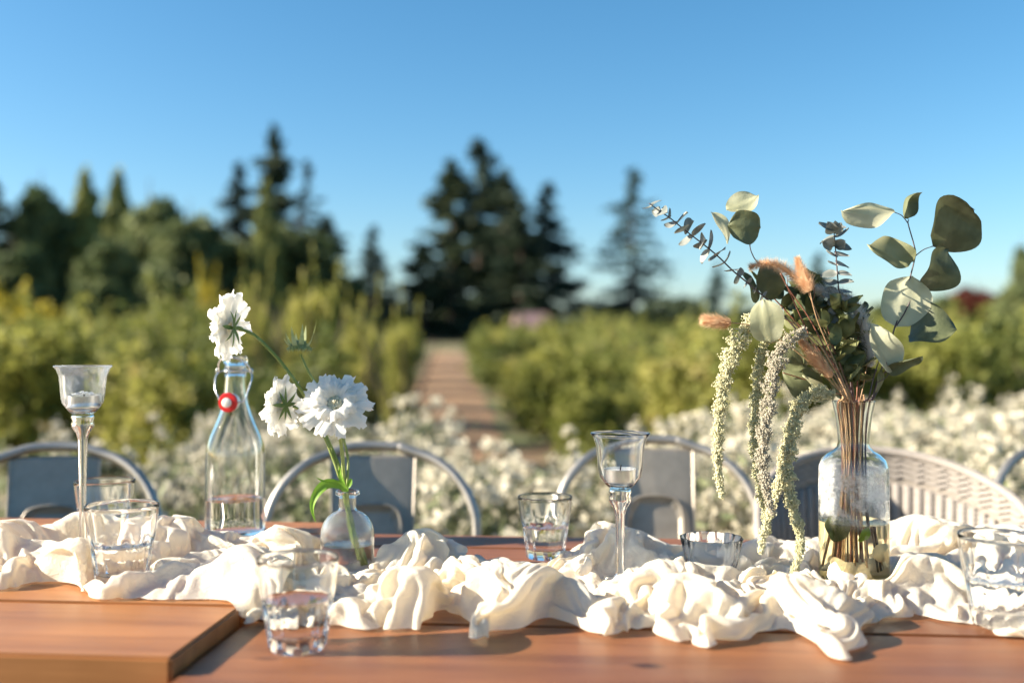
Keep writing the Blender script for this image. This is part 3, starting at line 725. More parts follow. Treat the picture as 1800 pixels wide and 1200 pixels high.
def simulate_gauze(NX=280, NY=50, frames=25):
    """a sheet 40% too large for its strip of table buckles into folds; round the vessels it is kept down"""
    lump_points = [(P(a, b, D), r) for a, b, D, r in LUMPS]
    verts, pin = [], []
    for i in range(NX):
        px = -560 + 3120 * i / (NX - 1)
        py = smooth_at(FRONT, px); A = P(px, py, .28 * F / (py - 610)); D = smooth_at(BACK, px); B = P(px, 610 + .28 * F / D, D)
        for j in range(NY):
            t = j / (NY - 1); p = A.lerp(B, t); x, y = p.x, p.y
            h = max((c.z - TOP) * math.exp(-(((x - c.x) / 1.2) ** 2 + (y - c.y) ** 2) / (r * r)) for c, r in lump_points)
            e = min(1, min(t, 1 - t) * 8)
            h = h * .75 * e + e * (.010 + .010 * noise.noise(Vector((x * 14, y * 14, 3))) + .006 * noise.noise(Vector((x * 40, y * 40, 10))))
            w = .3 if j in (0, NY - 1) else 0
            for (c, r, base) in VES[:8]:
                d = math.hypot(x - c.x, y - c.y)
                if d < r * 1.5:
                    h *= min(1, max(0, (d - r * .85) / (r * .65)))
                    if d < r * .85: w = 1
            z = TOP + (.0163 if x < -.358 else 0) + .003 + max(0, h)
            x += .006 * noise.noise(Vector((x * 30, y * 30, 20))); y += .006 * noise.noise(Vector((x * 30, y * 30, 30)))
            verts.append((x, y, z)); pin.append(w)
    me = bpy.data.meshes.new('sheet'); me.from_pydata(verts, [], [(i * NY + j, (i + 1) * NY + j, (i + 1) * NY + j + 1, i * NY + j + 1) for i in range(NX - 1) for j in range(NY - 1)])
    ob = link('sheet', me); vg = ob.vertex_groups.new(name='pin')
    for k, w in enumerate(pin):
        if w > 0: vg.add([k], w, 'REPLACE')
    cols = []
    def coll(m, th):
        me = bpy.data.meshes.new('c'); me.from_pydata(m.v, [], m.f); o = link('c', me); o.modifiers.new('c', 'COLLISION')
        o.collision.thickness_outer = th; o.collision.cloth_friction = 25; o.collision.damping = .8; cols.append(o)
    coll(MB().box(-2.5, -.358, .6, 1.7, .6, TOP + .0163), .003); coll(MB().box(-.357, 2.5, .6, 1.7, .6, TOP), .003)
    for (c, r, base) in VES[:8]:
        z0 = TOP + .012 + (.0163 if c.x < -.358 else 0); coll(MB().tube([(c.x, c.y, z0), (c.x, c.y, z0 + .15)], r + .002, 20), .002)
    m = ob.modifiers.new('cloth', 'CLOTH'); s = m.settings; s.quality = 5; s.mass = .12; s.tension_stiffness = 25; s.compression_stiffness = 25; s.shear_stiffness = 8
    s.bending_stiffness = .004; s.effector_weights.gravity = 3; s.tension_damping = 8; s.compression_damping = 8; s.shear_damping = 8; s.bending_damping = .5; s.air_damping = 3
    s.shrink_min = -.43; s.vertex_group_mass = 'pin'; s.pin_stiffness = 1
    cs = m.collision_settings; cs.use_self_collision = True; cs.self_distance_min = .004; cs.distance_min = .003; cs.self_friction = 8; cs.collision_quality = 2
    SC.frame_start = 1; SC.frame_end = frames; m.point_cache.frame_start = 1; m.point_cache.frame_end = frames
    for f in range(1, frames + 1): SC.frame_set(f)
    ev = ob.evaluated_get(bpy.context.evaluated_depsgraph_get()); out = np.zeros(NX * NY * 3, 'f'); ev.data.vertices.foreach_get('co', out)
    SC.frame_set(1)
    for o in cols + [ob]:
        d = o.data; bpy.data.objects.remove(o); bpy.data.meshes.remove(d)
    return out.reshape(NX, NY, 3).astype(float)
def gauze():
    a = simulate_gauze()
    NX, NY = a.shape[:2]
    # settle: keep the crest under the outline seen from the seat, let the long edges touch the wood
    top = np.where(a[..., 0] < -.358, TOP + .0163, TOP)
    h = np.maximum(a[..., 2] - top, 0)
    xc = a[..., 0] * CT + a[..., 1] * ST; D = a[..., 1] * CT - a[..., 0] * ST; px = 900 + F * xc / D
    sil = np.interp(px, [q[0] for q in SIL], [q[1] for q in SIL])
    hmax = CAMZ - (sil - 610) / F * D - top
    hmax = np.maximum(hmax, .012)
    k = h / hmax; soft = np.where(k > .75, .75 + .27 * np.tanh((k - .75) / .27), k); h = np.where(k > .75, soft * hmax, h)
    for pc, hw, cap, Do in CAPS:      # folds dip in front of the things whose feet show
        w = np.clip(1 - (np.abs(px - pc) - hw) / 26, 0, 1); w = w * w * (3 - 2 * w) * (D < Do)
        hc = np.maximum(CAMZ - (cap - 610) / F * D - top, .001); h = h * (1 - w) + np.minimum(h, hc) * w
    hl = np.where(D < 1.13, .052, .075); h = np.where(h > hl * .6, hl * .6 + hl * .4 * np.tanh((h / hl - .6) / .4), h)
    j = np.arange(NY); e = np.clip(np.minimum(j, NY - 1 - j) / 1.4, 0, 1) ** .7
    h = h * (.12 + .88 * e)[None, :]
    a[..., 2] = top + .0018 + h
    # cloth under and round the vessels
    for (c, r, base) in VES:
        dx, dy = a[..., 0] - c.x, a[..., 1] - c.y; dd = np.hypot(dx, dy) + 1e-6
        t_ = TOP + (.0163 if c.x < -.358 else 0)
        low = np.minimum(a[..., 2], t_ + base)
        inn = dd < r + .003
        under = dd < r * .8
        a[..., 2] = np.where(under, np.maximum(low, t_ + base) * 0 + t_ + base, a[..., 2])
        push = inn & ~under
        a[..., 0] = np.where(push & (a[..., 2] > t_ + base), c.x + dx / dd * (r + .003), a[..., 0]); a[..., 1] = np.where(push & (a[..., 2] > t_ + base), c.y + dy / dd * (r + .003), a[..., 1])
    a = pleats(a, top); NX, NY = a.shape[:2]
    f = [(i * NY + q, (i + 1) * NY + q, (i + 1) * NY + q + 1, i * NY + q + 1) for i in range(NX - 1) for q in range(NY - 1)]
    me = bpy.data.meshes.new('gauze_runner'); me.from_pydata(a.reshape(-1, 3).tolist(), [], f); me.materials.append(M['cloth'])
    me.polygons.foreach_set('use_smooth', [True] * len(me.polygons))
    o = link('gauze_runner', me); tag(o, 'long cream cotton gauze runner heaped in loose crumpled folds down both tables', 'table runner')
    ss = o.modifiers.new('smooth', 'SUBSURF'); ss.levels = 1; ss.render_levels = 1
    if MNEE: o.cycles.is_caustics_receiver = True
    return o
def vnoise(u, v, seed):
    """smooth value noise on arrays"""
    g = np.random.default_rng(seed).random((256, 256))
    i, j = np.floor(u).astype(int), np.floor(v).astype(int); a, b = u - i, v - j
    a, b = a * a * (3 - 2 * a), b * b * (3 - 2 * b); i &= 255; j &= 255; i2, j2 = (i + 1) & 255, (j + 1) & 255
    return (g[i, j] * (1 - a) + g[i2, j] * a) * (1 - b) + (g[i, j2] * (1 - a) + g[i2, j2] * a) * b
def up2(a):
    """twice as fine along the first axis, cubic midpoints"""
    p = np.concatenate([a[:1], a, a[-1:]], 0); mid = (-p[:-3] + 9 * p[1:-2] + 9 * p[2:-1] - p[3:]) / 16
    o = np.zeros((2 * a.shape[0] - 1,) + a.shape[1:]); o[::2] = a; o[1::2] = mid; return o
def pleats(a, top):
    """fine gathered creases of the crinkled cotton, pushed along the surface normal"""
    a = up2(a); a = up2(a.transpose(1, 0, 2)).transpose(1, 0, 2)
    du, dv = np.gradient(a, axis=0), np.gradient(a, axis=1); n = np.cross(du, dv); n /= np.linalg.norm(n, axis=2)[..., None] + 1e-9
    n[n[..., 2] < 0] *= 1
    U, V = np.meshgrid(np.arange(a.shape[0]) * .0072, np.arange(a.shape[1]) * .0060, indexing='ij')      # metres along the cloth
    out = np.zeros(U.shape)
    for k, (wl, st, amp) in enumerate([(.026, 4.5, .0030), (.013, 5, .0021), (.0078, 4.5, .0014)]):
        ang = 2.6 * (vnoise(U / .13, V / .13, 50 + k) - .5) + (1.2, .5, -.4)[k]
        wu = U + .05 * vnoise(U / .09, V / .09, 60 + k); wv = V + .05 * vnoise(U / .09, V / .09, 70 + k)
        p, q = wu * np.cos(ang) + wv * np.sin(ang), -wu * np.sin(ang) + wv * np.cos(ang)
        r = 1 - np.abs(2 * vnoise(p / wl, q / (wl * st), 80 + k) - 1); r = r ** 2
        mask = np.clip(vnoise(U / .07, V / .07, 90 + k) * 2.2 - .5, 0, 1)
        out += amp * (r - .4) * mask
    jj = np.arange(a.shape[1]); e = np.clip(np.minimum(jj, a.shape[1] - 1 - jj) / 4, .15, 1)
    a = a + n * (out * e[None, :])[..., None]
    t = np.where(a[..., 0] < -.358, TOP + .0163, TOP); a[..., 2] = np.maximum(a[..., 2], t + .0010)
    return a
SIL = [(-400, 915), (0, 916), (40, 915), (80, 930), (135, 903), (200, 906), (280, 905), (345, 912), (400, 928), (440, 950), (480, 924), (530, 935), (560, 950), (600, 965), (690, 958), (720, 934), (750, 928), (790, 948), (850, 972), (905, 970), (960, 948), (1000, 924), (1060, 917), (1120, 932), (1180, 962), (1230, 955), (1300, 955), (1350, 940), (1440, 945), (1540, 925), (1610, 904), (1660, 915), (1700, 924), (1800, 925), (2200, 910)]
CAPS = [(1500, 66, 1022, 1.16), (612, 50, 990, 1.2), (215, 62, 1006, 1.09), (958, 45, 962, 1.31), (414, 48, 936, 1.38), (1745, 60, 1060, .98)]
C1p, C2p, Bp, Sp, Vp = P(146, 1000, 1.22), P(1090, 1000, 1.175), P(414, 1000, 1.41), P(611, 1000, 1.22), P(1500, 1000, 1.18)
T1p, T2p, T3p, T4p, T5p, Op = P(524, 1000, .93), P(215, 1000, 1.10), P(185, 1000, 1.32), P(958, 1000, 1.33), P(1757, 1000, .99), P(1250, 1000, 1.20)
LT = .0163
VES = [(C1p, .036, .004), (T2p, .030, .004), (Sp, .034, .003), (C2p, .034, .004), (Vp, .042, .003), (T5p, .030, .0075), (Op, .035, .003), (T3p, .033, .004), (T4p, .032, .002), (Bp, .043, .002), (T1p, .036, .001)]
gauze()

# ------------------------------------------------------------------ tumblers
def tumbler_prof(R0=.0385, H=.087, rb_=.0265, base=.013):
    """outer profile bottom to rim, then inner profile rim to floor, with facet weights"""
    fh = .56 * H
    outer = [(0, 0, 0), (rb_ * .75, 0, 0), (rb_ * .92, 0, .6), (rb_, .0015, 1), (rb_ + (R0 - rb_) * .12, H * .12, 1), (rb_ + (R0 - rb_) * .40, H * .36, 1), (rb_ + (R0 - rb_) * .56, fh * .95, .9), (rb_ + (R0 - rb_) * .62, fh + .001, .35), (rb_ + (R0 - rb_) * .68, fh + .005, .05), (R0 * .955, H * .80, 0), (R0 * .992, H - .005, 0), (R0, H - .0011, 0), (R0 - .0003, H - .0003, 0)]
    th = .0017
    inner = [(R0 - .0008, H, 0), (R0 - th + .0003, H - .0003, 0), (R0 - th, H - .0011, 0), (R0 * .992 - th, H - .005, 0), (R0 * .955 - th, H * .80, 0), (rb_ + (R0 - rb_) * .62 - th * 1.3, fh, 0), (rb_ + (R0 - rb_) * .40 - th * 1.9, H * .36, 0), (rb_ * .92, base + .002, 0), (rb_ * .80, base, 0), (0, base - .0008, 0)]
    return outer, inner
def make_tumbler(label, p, z, wl=.50, sc=1.0, rz=0):
    t = thing('glass_tumbler', label, 'tumbler', (p.x, p.y, z), rz, 'clear tumblers of water on the tables')
    o_, i_ = tumbler_prof()
    vessel(t, [(a * sc, b * sc) for a, b, q in o_], [(a * sc, b * sc) for a, b, q in i_], wl * .087 * sc, M['glass'], M['wet'], M['water'], 99, [q for a, b, q in o_], 9, 'tumbler_glass', 'water', 38)
    return t
make_tumbler('nearest faceted tumbler, standing on bare wood in front of the gauze', T1p, TOP - .0008, .56, .985, .1)
make_tumbler('faceted tumbler half sunk in the gauze beside the tall candle holder', T2p, TOP + LT + .0022, .50, 1.02, .4)
make_tumbler('faceted tumbler at the back left, only its rim above the folds', T3p, TOP + LT + .001, .5, 1.0, .2)
make_tumbler('tumbler on the far plank between the vase of flowers and the middle candle holder', T4p, TOP - .0008, .52, .95, .7)
make_tumbler('faceted tumbler at the right edge, nestled in the gauze', T5p, TOP + .0055, .50, 1.02, .3)

# ------------------------------------------------------------------ candle holders and tealights
def make_holder(label, p, z, H, sr, bh, m):
    t = thing('candle_holder', label, 'candle holder', (p.x, p.y, z), 0, 'long-stemmed glass candle holders')
    zb = H - bh
    bo = [(0, zb), (.012, zb + .0008), (sr * .50, zb + .006 * bh / .067), (sr * .70, zb + .015), (sr * .755, zb + .026), (sr * .77, zb + bh * .55), (sr * .81, zb + bh * .78), (sr * .90, zb + bh * .92), (sr * .985, H - .0015), (sr, H - .0002)]
    th = .0013
    bi = [(sr - .0008, H + .0004), (sr * .985 - th, H - .0012), (sr * .90 - th, zb + bh * .92), (sr * .81 - th, zb + bh * .78), (sr * .77 - th, zb + bh * .55), (sr * .755 - th, zb + .027), (sr * .70 - th * 1.2, zb + .017), (sr * .50, zb + .0085), (.012, zb + .0035), (0, zb + .003)]
    caster(MB().lathe(bo + bi, 72).build('bowl', m, t, smooth=60))
    z1 = zb - .0004
    st = [(0, z1), (.0125, z1), (.0138, z1 - .003), (.0120, z1 - .006), (.0135, z1 - .010), (.0130, z1 - .014), (.0078, z1 - .022), (.0058, z1 - .030), (.0049, z1 - .055), (.0042, z1 - .085), (.0038, .028), (.0050, .014), (.0085, .009), (.016, .0062)]
    st = [s for s in st if s[1] > .006]
    caster(MB().lathe(st + [(.030, .0036), (.0325, .0020), (.0325, .0008), (.031, 0), (0, 0)], 48).build('stem', M['glass_stem'], t, smooth=60))
    return t
def make_tealight(label, p, z, broken=False):
    t = thing('tealight', label, 'candle', (p.x, p.y, z), 0, 'tealights in the candle holders')
    MB().lathe([(0, 0), (.0175, 0), (.0185, .0008), (.0190, .0150), (.0186, .0150), (.0181, .0013), (0, .0010)], 48).build('foil_cup', M['alu'], t, smooth=40)
    wx = MB().lathe([(0, .0012), (.0180, .0013), (.0184, .0128), (.0165, .0122), (.008, .0125), (0, .0128)], 40)
    if broken:
        for k in range(6):
            a = k * 1.1; c = Vector((.010 * math.cos(a), .010 * math.sin(a), .0155 + .0012 * (k % 3))); wx.octa(c, .0055, .45)
    wo = wx.build('wax', M['wax'], t, smooth=40)
    MB().tube([(0, 0, .012), (.0006, 0, .016), (.0012, .0004, .0195)], .0008, 6).build('wick', M['wick'], wo, smooth=True)
make_holder('tall candle holder at the left, its long stem behind a tumbler, dusty bowl', C1p, TOP + LT + .0015, .2395, .0338, .060, M['glass_dust'])
make_tealight('crumbled white tealight in the tall left candle holder', Vector((C1p.x + .002, C1p.y - .002, 0)), TOP + LT + .0015 + .2395 - .060 + .0088, True)
make_holder('shorter candle holder in the middle of the gauze, tulip bowl with a clean tealight', C2p, TOP + .001, .1780, .0352, .066, M['glass_stem'])
make_tealight('white tealight in a foil cup in the middle candle holder', Vector((C2p.x, C2p.y, 0)), TOP + .001 + .1780 - .066 + .0088)

# ------------------------------------------------------------------ swing-top bottle
t = thing('swing_top_bottle', 'clear swing-top water bottle with a red rubber seal hanging on its neck', 'bottle', (Bp.x, Bp.y, TOP + LT * (Bp.x < -.358) - .0006), .0)
bz = TOP - t.location.z
bo = [(0, 0), (.030, 0), (.038, .0), (.0412, .004), (.0414, .02), (.0414, .128), (.0395, .142), (.0355, .155), (.0290, .170), (.0235, .184), (.0185, .200), (.0158, .218), (.0145, .238), (.0146, .243), (.0160, .245), (.0160, .249), (.0147, .251), (.0150, .256), (.0168, .258), (.0166, .265), (.0150, .2675)]
bi = [(.0110, .2672), (.0105, .262), (.0108, .24), (.0122, .218), (.0150, .200), (.0200, .184), (.0256, .170), (.0322, .155), (.0365, .142), (.0384, .128), (.0384, .02), (.036, .008), (.02, .0065), (0, .009)]
bo = [(r, z + (bz if z > .02 else 0)) for r, z in bo]; bi = [(r, z + (bz if z > .03 else 0)) for r, z in bi]
vessel(t, bo, bi, .0662 + bz, M['glass_b'], M['wet'], M['water'], 80, gname='bottle_glass')
s_ = MB()
fz = .2465 + bz
def ring(r, z, n=24): return [(r * math.cos(a), r * math.sin(a), z) for a in [2 * math.pi * k / n for k in range(n + 1)]]
s_.tube(ring(.0168, fz), .0011, 6, False)
s_.tube(spline([(-.0175, 0, fz), (-.0225, -.004, fz - .002), (-.0255, -.009, fz - .010), (-.0215, -.020, fz - .026), (-.0145, -.026, .2105 + bz), (-.0125, -.0262, .2045 + bz), (-.008, -.0262, .2035 + bz)], 5), .0012, 6)
s_.tube(spline([(.0175, 0, fz), (.0235, -.004, fz - .002), (.0270, -.009, fz - .010), (.0245, -.020, fz - .030), (.0225, -.026, .2060 + bz), (.014, -.0262, .2035 + bz), (.008, -.0262, .2035 + bz)], 5), .0012, 6)
s_.tube(spline([(-.0225, -.004, fz - .002), (-.021, -.009, fz + .010), (-.012, -.017, fz + .0175), (0, -.020, fz + .019), (.012, -.017, fz + .0165), (.021, -.009, fz + .008), (.0235, -.004, fz - .002)], 5), .0012, 6)
for sx in (-1, 1): s_.tube(spline([(sx * .024, -.004, fz - .004), (sx * .0262, -.004, fz - .001), (sx * .0245, -.004, fz + .003), (sx * .0222, -.004, fz)], 4), .0013, 6)
s_.build('wire_bail', M['steel'], t, smooth=True)
def ydisc(prof, cz, y0):   # lathe turned to face the camera
    m = MB().lathe(prof, 40); m.v = [(x + .001, y0 - z, y + cz) for x, y, z in m.v]; return m
kn = ydisc([(0, -.012), (.0115, -.012), (.0125, -.006), (.0128, .001), (.0118, .0025), (0, .0027)], .2035 + bz, -.0262).build('stopper', M['porcelain'], t, smooth=40)
ydisc([(.0060, .0026), (.0090, .0022), (.0132, .0030), (.0138, .0050), (.0130, .0072), (.0095, .0080), (.0062, .0070)], .2035 + bz, -.0262).build('rubber_seal', M['rubber'], kn, smooth=50)
ydisc([(.0060, .002), (.0062, .009), (.0070, .0105), (.0066, .0125), (.0040, .0135), (0, .0137)], .2035 + bz, -.0262).build('stopper_knob', M['porcelain'], kn, smooth=50)

# ------------------------------------------------------------------ bud vase
t = thing('bud_vase', 'small round textured glass vase holding the white scabiosa stems', 'vase', (Sp.x, Sp.y, TOP + .0014), 0)
H = .1035
bo = [(0, 0), (.024, 0), (.0290, .0), (.0312, .003), (.0320, .010), (.0326, .030), (.0328, .045), (.0322, .055), (.0295, .064), (.0245, .0715), (.0180, .0765), (.0125, .0790), (.0107, .082), (.0104, .094), (.0110, .0965), (.0148, .0985), (.0150, .1010), (.0143, H)]
bi = [(.0115, H), (.0100, .1015), (.0086, .097), (.0085, .083), (.0100, .079), (.0160, .0745), (.0225, .0692), (.0272, .0620), (.0296, .054), (.0300, .045), (.0298, .030), (.0292, .012), (.0280, .006), (.020, .0042), (0, .0050)]
vessel(t, bo, bi, .0385, M['glass_tex'], M['wet'], M['water'], 80, gname='vase_glass')

# scabiosa
def flower_head(t, c, d, rad, npet=11, layers=2, seed=0, bracts=8, blen=1.0):
    rr = random.Random(seed); d = Vector(d).normalized()
    a = d.cross(UP).normalized(); b = a.cross(d).normalized()
    for ly in range(layers):
        n = npet - 2 if ly == 0 else npet - 2; L = rad * (1.0 if ly == 0 else .68); W = L * (.74 if ly == 0 else .62)
        for k in range(n):
            an = 2 * math.pi * (k + .5 * ly) / n + rr.uniform(-.1, .1); r = (a * math.cos(an) + b * math.sin(an)); tt = d.cross(r)
            ph = rr.uniform(0, 6); l_ = L * rr.uniform(.86, 1.08); lift = (.10 + .42 * ly) + rr.uniform(-.08, .10); tw = rr.uniform(-.22, .22)
            def fn(u, v, r=r, tt=tt, ph=ph, l_=l_, lift=lift, W=W, tw=tw):
                vv = v * 2 - 1
                frill = 1 + (.10 * math.cos(vv * 7.5) + .06 * math.sin(vv * 23 + ph * 2) + .03 * math.sin(vv * 37 + ph)) * u ** 2 - .22 * abs(vv) ** 2.2
                rad_ = l_ * (.16 + .84 * u * frill)
                wid = W * (.28 + .80 * u ** .8)
                ruff = (.11 * math.sin(vv * 7 + ph) + .03 * math.sin(vv * 19 + ph)) * l_ * u ** 1.6 + tw * vv * wid * .5 * u
                cup = lift * l_ * math.sin(u * 2.2) - .10 * l_ * u * u
                return c + r * rad_ + tt * wid * vv + d * (cup + ruff + .003)
            MB().grid(fn, 10, 22).build('petal', M['petal'], t, smooth=True, world=True)
    m = MB()
    for k in range(150):
        q = math.sqrt((k + .5) / 150); an = k * 2.39996; r = rad * .36 * q
        p = c + (a * math.cos(an) + b * math.sin(an)) * r + d * (rad * .20 * (1 - q * q) + .004 + rr.uniform(0, .002))
        m.octa(p, rr.uniform(.0011, .0019), 1.5)
    m.build('floret_centre', M['floret'], t, world=True, kind='stuff')
    for k in range(bracts):
        an = 2 * math.pi * k / bracts + rr.uniform(-.15, .15); r = a * math.cos(an) + b * math.sin(an); tt = d.cross(r); l_ = rad * .72 * blen * rr.uniform(.8, 1.15); dr = rr.uniform(-.1, .15)
        def fb(u, v, r=r, tt=tt, l_=l_, dr=dr):
            vv = v * 2 - 1; w = .0023 * math.sin(math.pi * (.12 + .88 * u) ** .8) * 1.1
            return c + r * (l_ * u) + tt * w * vv - d * (.0025 + l_ * dr * math.sin(u * 2.5)) 
        MB().grid(fb, 7, 2).build('bract', M['bract'], t, smooth=True, world=True)
DS = 1.22
def stem_thing(label, pts, r0, r1, m=M['stem_g'], name='scabiosa', cat='flower'):
    w = spline(pts, 7); base = w[-1]
    t = thing(name, label, cat, (base.x, base.y, base.z), 0)
    n = len(w); MB().tube(w, [r0 + (r1 - r0) * k / (n - 1) for k in range(n)], 8).build('stem', m, t, smooth=True, world=True)
    return t
flr = .0070 + TOP
def toward(px, py, D=DS): return P(px, py, D)
t = stem_thing('white scabiosa on the longest arching stem, turned away above the bottle', [P(420, 578, 1.20), P(448, 590, 1.20), P(490, 632, 1.20), P(528, 684, 1.205), P(548, 718, 1.23), P(575, 770, 1.235), P(596, 820, 1.225), P(606, 862, DS), P(622, 930, DS), P(636, 985, DS)], .0020, .0025)
flower_head(t, P(407, 576, 1.20), RIGHT * -.97 + FWD * .16 + UP * .16, .0375, 11, 2, 1)
t = stem_thing('white scabiosa seen from the side on a short bent stem, left of the open one', [P(516, 714, 1.205), P(540, 726, 1.22), P(564, 754, 1.23), P(588, 812, 1.225), P(603, 862, 1.222), P(618, 930, 1.215), P(628, 982, 1.21)], .0017, .0021)
flower_head(t, P(500, 712, 1.205), RIGHT * -.86 + FWD * .34 + UP * .05, .0335, 11, 2, 2)
t = stem_thing('open white scabiosa facing the camera, lowest bloom in the little vase', [P(594, 742, 1.195), P(601, 790, 1.215), P(607, 862, 1.224), P(616, 930, 1.226), P(632, 990, 1.225)], .0023, .0027)
flower_head(t, P(590, 716, 1.185), RIGHT * .05 + FWD * -.78 + UP * .55, .0385, 12, 2, 3)
t = stem_thing('green scabiosa bud with spiky bracts on a thin stem, no petals', [P(528, 622, 1.23), P(543, 655, 1.232), P(566, 690, 1.236), P(592, 740, 1.236), P(611, 800, 1.230), P(611, 862, 1.218), P(620, 930, 1.222), P(640, 990, 1.215)], .0014, .0018)
c = P(526, 611, 1.23); m = MB(); rr = random.Random(2)
for k in range(90):
    q = math.sqrt((k + .5) / 90); an = k * 2.39996; m.octa(c + Vector((math.cos(an), math.sin(an), 0)) * .0140 * q + UP * (.010 * (1 - q * q) - .003), .0026, 1.3)
m.build('bud_centre', M['bract_l'], t, world=True, kind='stuff')
for k in range(10):
    an = 2 * math.pi * k / 10 + .2; r = Vector((math.cos(an), math.sin(an), 0)); tt = Vector((-math.sin(an), math.cos(an), 0)); up_ = rr.uniform(.1, 1.5); l_ = .027 * rr.uniform(.85, 1.25)
    MB().grid(lambda u, v: c - UP * .003 + r * l_ * (.35 + .65 * u) * (1 - .25 * up_ * u) * u ** .5 + UP * l_ * up_ * u * u * .8 + tt * (v * 2 - 1) * .0034 * math.sin(math.pi * (.1 + .9 * u)), 7, 2).build('bract', M['bract_l'], t, smooth=True, world=True)
def ribbon_leaf(t, pts, w, m, name='leaf'):
    s = spline(pts, 7); n = len(s)
    def fn(u, v):
        k = u * (n - 1); i = min(int(k), n - 2); p = s[i].lerp(s[i + 1], k - i); tg = (s[min(i + 1, n - 1)] - s[max(i - 1, 0)]).normalized()
        side = tg.cross(FWD * .9 + RIGHT * .3 + UP * .25).normalized(); vv = v * 2 - 1
        return p + side * vv * w * math.sin(math.pi * (.06 + .94 * u) ** .75) + FWD * (-.35 * w * abs(vv))
    return MB().grid(fn, n * 2, 4).build(name, m, t, smooth=True, world=True)
c3 = [o for o in bpy.data.objects if o.get('label', '').startswith('open white scabiosa')][0]
ribbon_leaf(c3, pxs([(612, 862), (596, 851), (574, 850), (556, 868), (549, 892), (556, 916)], 1.215), .0062, M['leaf_bright'])
ribbon_leaf(c3, pxs([(608, 858), (592, 848), (572, 846), (556, 838)], 1.21), .0030, M['leaf_bright'])
ribbon_leaf(c3, pxs([(606, 852), (598, 834), (598, 818)], 1.216), .0028, M['leaf_bright'])
ribbon_leaf(c3, pxs([(612, 856), (616, 846), (618, 840)], 1.20), .0032, M['leaf_bright'])

# ------------------------------------------------------------------ large vase
t = thing('large_vase', 'tall clear bottle vase with a flared neck, misted shoulder and amber water', 'vase', (Vp.x, Vp.y, TOP + .0018), 0)
bo = [(0, 0), (.030, 0), (.0375, 0), (.0396, .003), (.0400, .010), (.0400, .128), (.0392, .138), (.0362, .146), (.0300, .152), (.0225, .1565), (.0190, .1605), (.0180, .166), (.0190, .180), (.0212, .198), (.0246, .2145)]
bi = [(.0236, .2150), (.0196, .198), (.0172, .180), (.0160, .166), (.0172, .1600), (.0210, .1545), (.0285, .1500), (.0348, .1440), (.0374, .136), (.0380, .128), (.0380, .012), (.036, .0065), (0, .0075)]
vessel(t, bo, bi, .0730, M['glass_fog'], M['wet_amber'], M['amber'], 96, gname='vase_glass', wname='amber_water')
VB = Vector(t.location)

# seashells inside the vase and beside its foot
def shell(name, label, c, r, nrm, rot, group=None):
    n = Vector(nrm).normalized(); a = n.cross(Vector((.3, .2, 1))).normalized(); b = n.cross(a)
    a, b = a * math.cos(rot) + b * math.sin(rot), b * math.cos(rot) - a * math.sin(rot)
    o = thing(name, label, 'seashell', tuple(c), 0, group)
    def fn(u, v):
        an = (v * 2 - 1) * 2.0; rr = r * (u ** .9) * (1 - .12 * abs(v * 2 - 1) ** 3) * (1 + .025 * math.cos(an * 9) * u)
        return Vector((0, 0, 0)) + a * (rr * math.cos(an) - r * .35) + b * rr * math.sin(an) * .95 + n * (r * .42 * (1 - u * u) + .02 * r * math.cos(an * 18) * u)
    q = MB().grid(fn, 10, 44).build('shell_fan', M['shell'], o, smooth=True); so = q.modifiers.new('t', 'SOLIDIFY'); so.thickness = .0012
gi = 'seashells in the bottom of the large vase'
for k, (dx, dy, dz, r, nn, ro, lb) in enumerate([(-.014, -.017, .020, .0165, (-.1, -.8, .5), 1.6, 'long pale shell lying lowest left inside the large vase'), (.004, -.020, .016, .0135, (.2, -1, .3), .4, 'round white shell facing out at the front of the large vase'),
        (.016, .006, .022, .014, (.5, -.6, .7), 2.2, 'cream shell leaning against the right wall inside the large vase'), (.021, -.012, .040, .011, (.3, -.9, .1), 0, 'flat round shell standing above the others inside the large vase'),
        (-.008, .012, .018, .015, (-.4, .3, .9), 3, 'pale shell at the back of the pile inside the large vase')]):
    shell('seashell', lb, VB + Vector((dx, dy, dz)), r, nn, ro, gi)
shell('seashell', 'white scallop shell leaning on the foot of the large vase', P(1474, 1012, 1.105), .0155, (-.3, -.9, .45), 1.2)
shell('seashell', 'small cream shell lying just right of the white scallop by the vase foot', P(1512, 1022, 1.10), .0110, (.3, -.8, .5), .2)
shell('seashell', 'thin ring-like shell lying in the gauze left of the middle candle holder', P(1026, 996, 1.13), .0120, (.3, -.85, .3), 2.4)

# low fluted glass votive in the folds
t = thing('glass_votive', 'low fluted clear glass votive sunk in the gauze right of the middle candle holder', 'votive holder', (Op.x, Op.y, TOP + .002), 0)
pr = [(0, .002, 0), (.022, .001, 0), (.0245, .001, .0), (.0265, .006, -.6), (.031, .022, -1.2), (.0335, .038, -1.6), (.0355, .049, -2.2), (.0348, .0500, -2.2), (.0318, .038, -1.6), (.0292, .022, -1.2), (.0245, .010, -.5), (.018, .0068, 0), (0, .0065, 0)]
caster(MB().lathe([(a, b) for a, b, c_ in pr], 96, facet=[c_ for a, b, c_ in pr], nf=12).build('votive_glass', M['glass'], t, smooth=50))

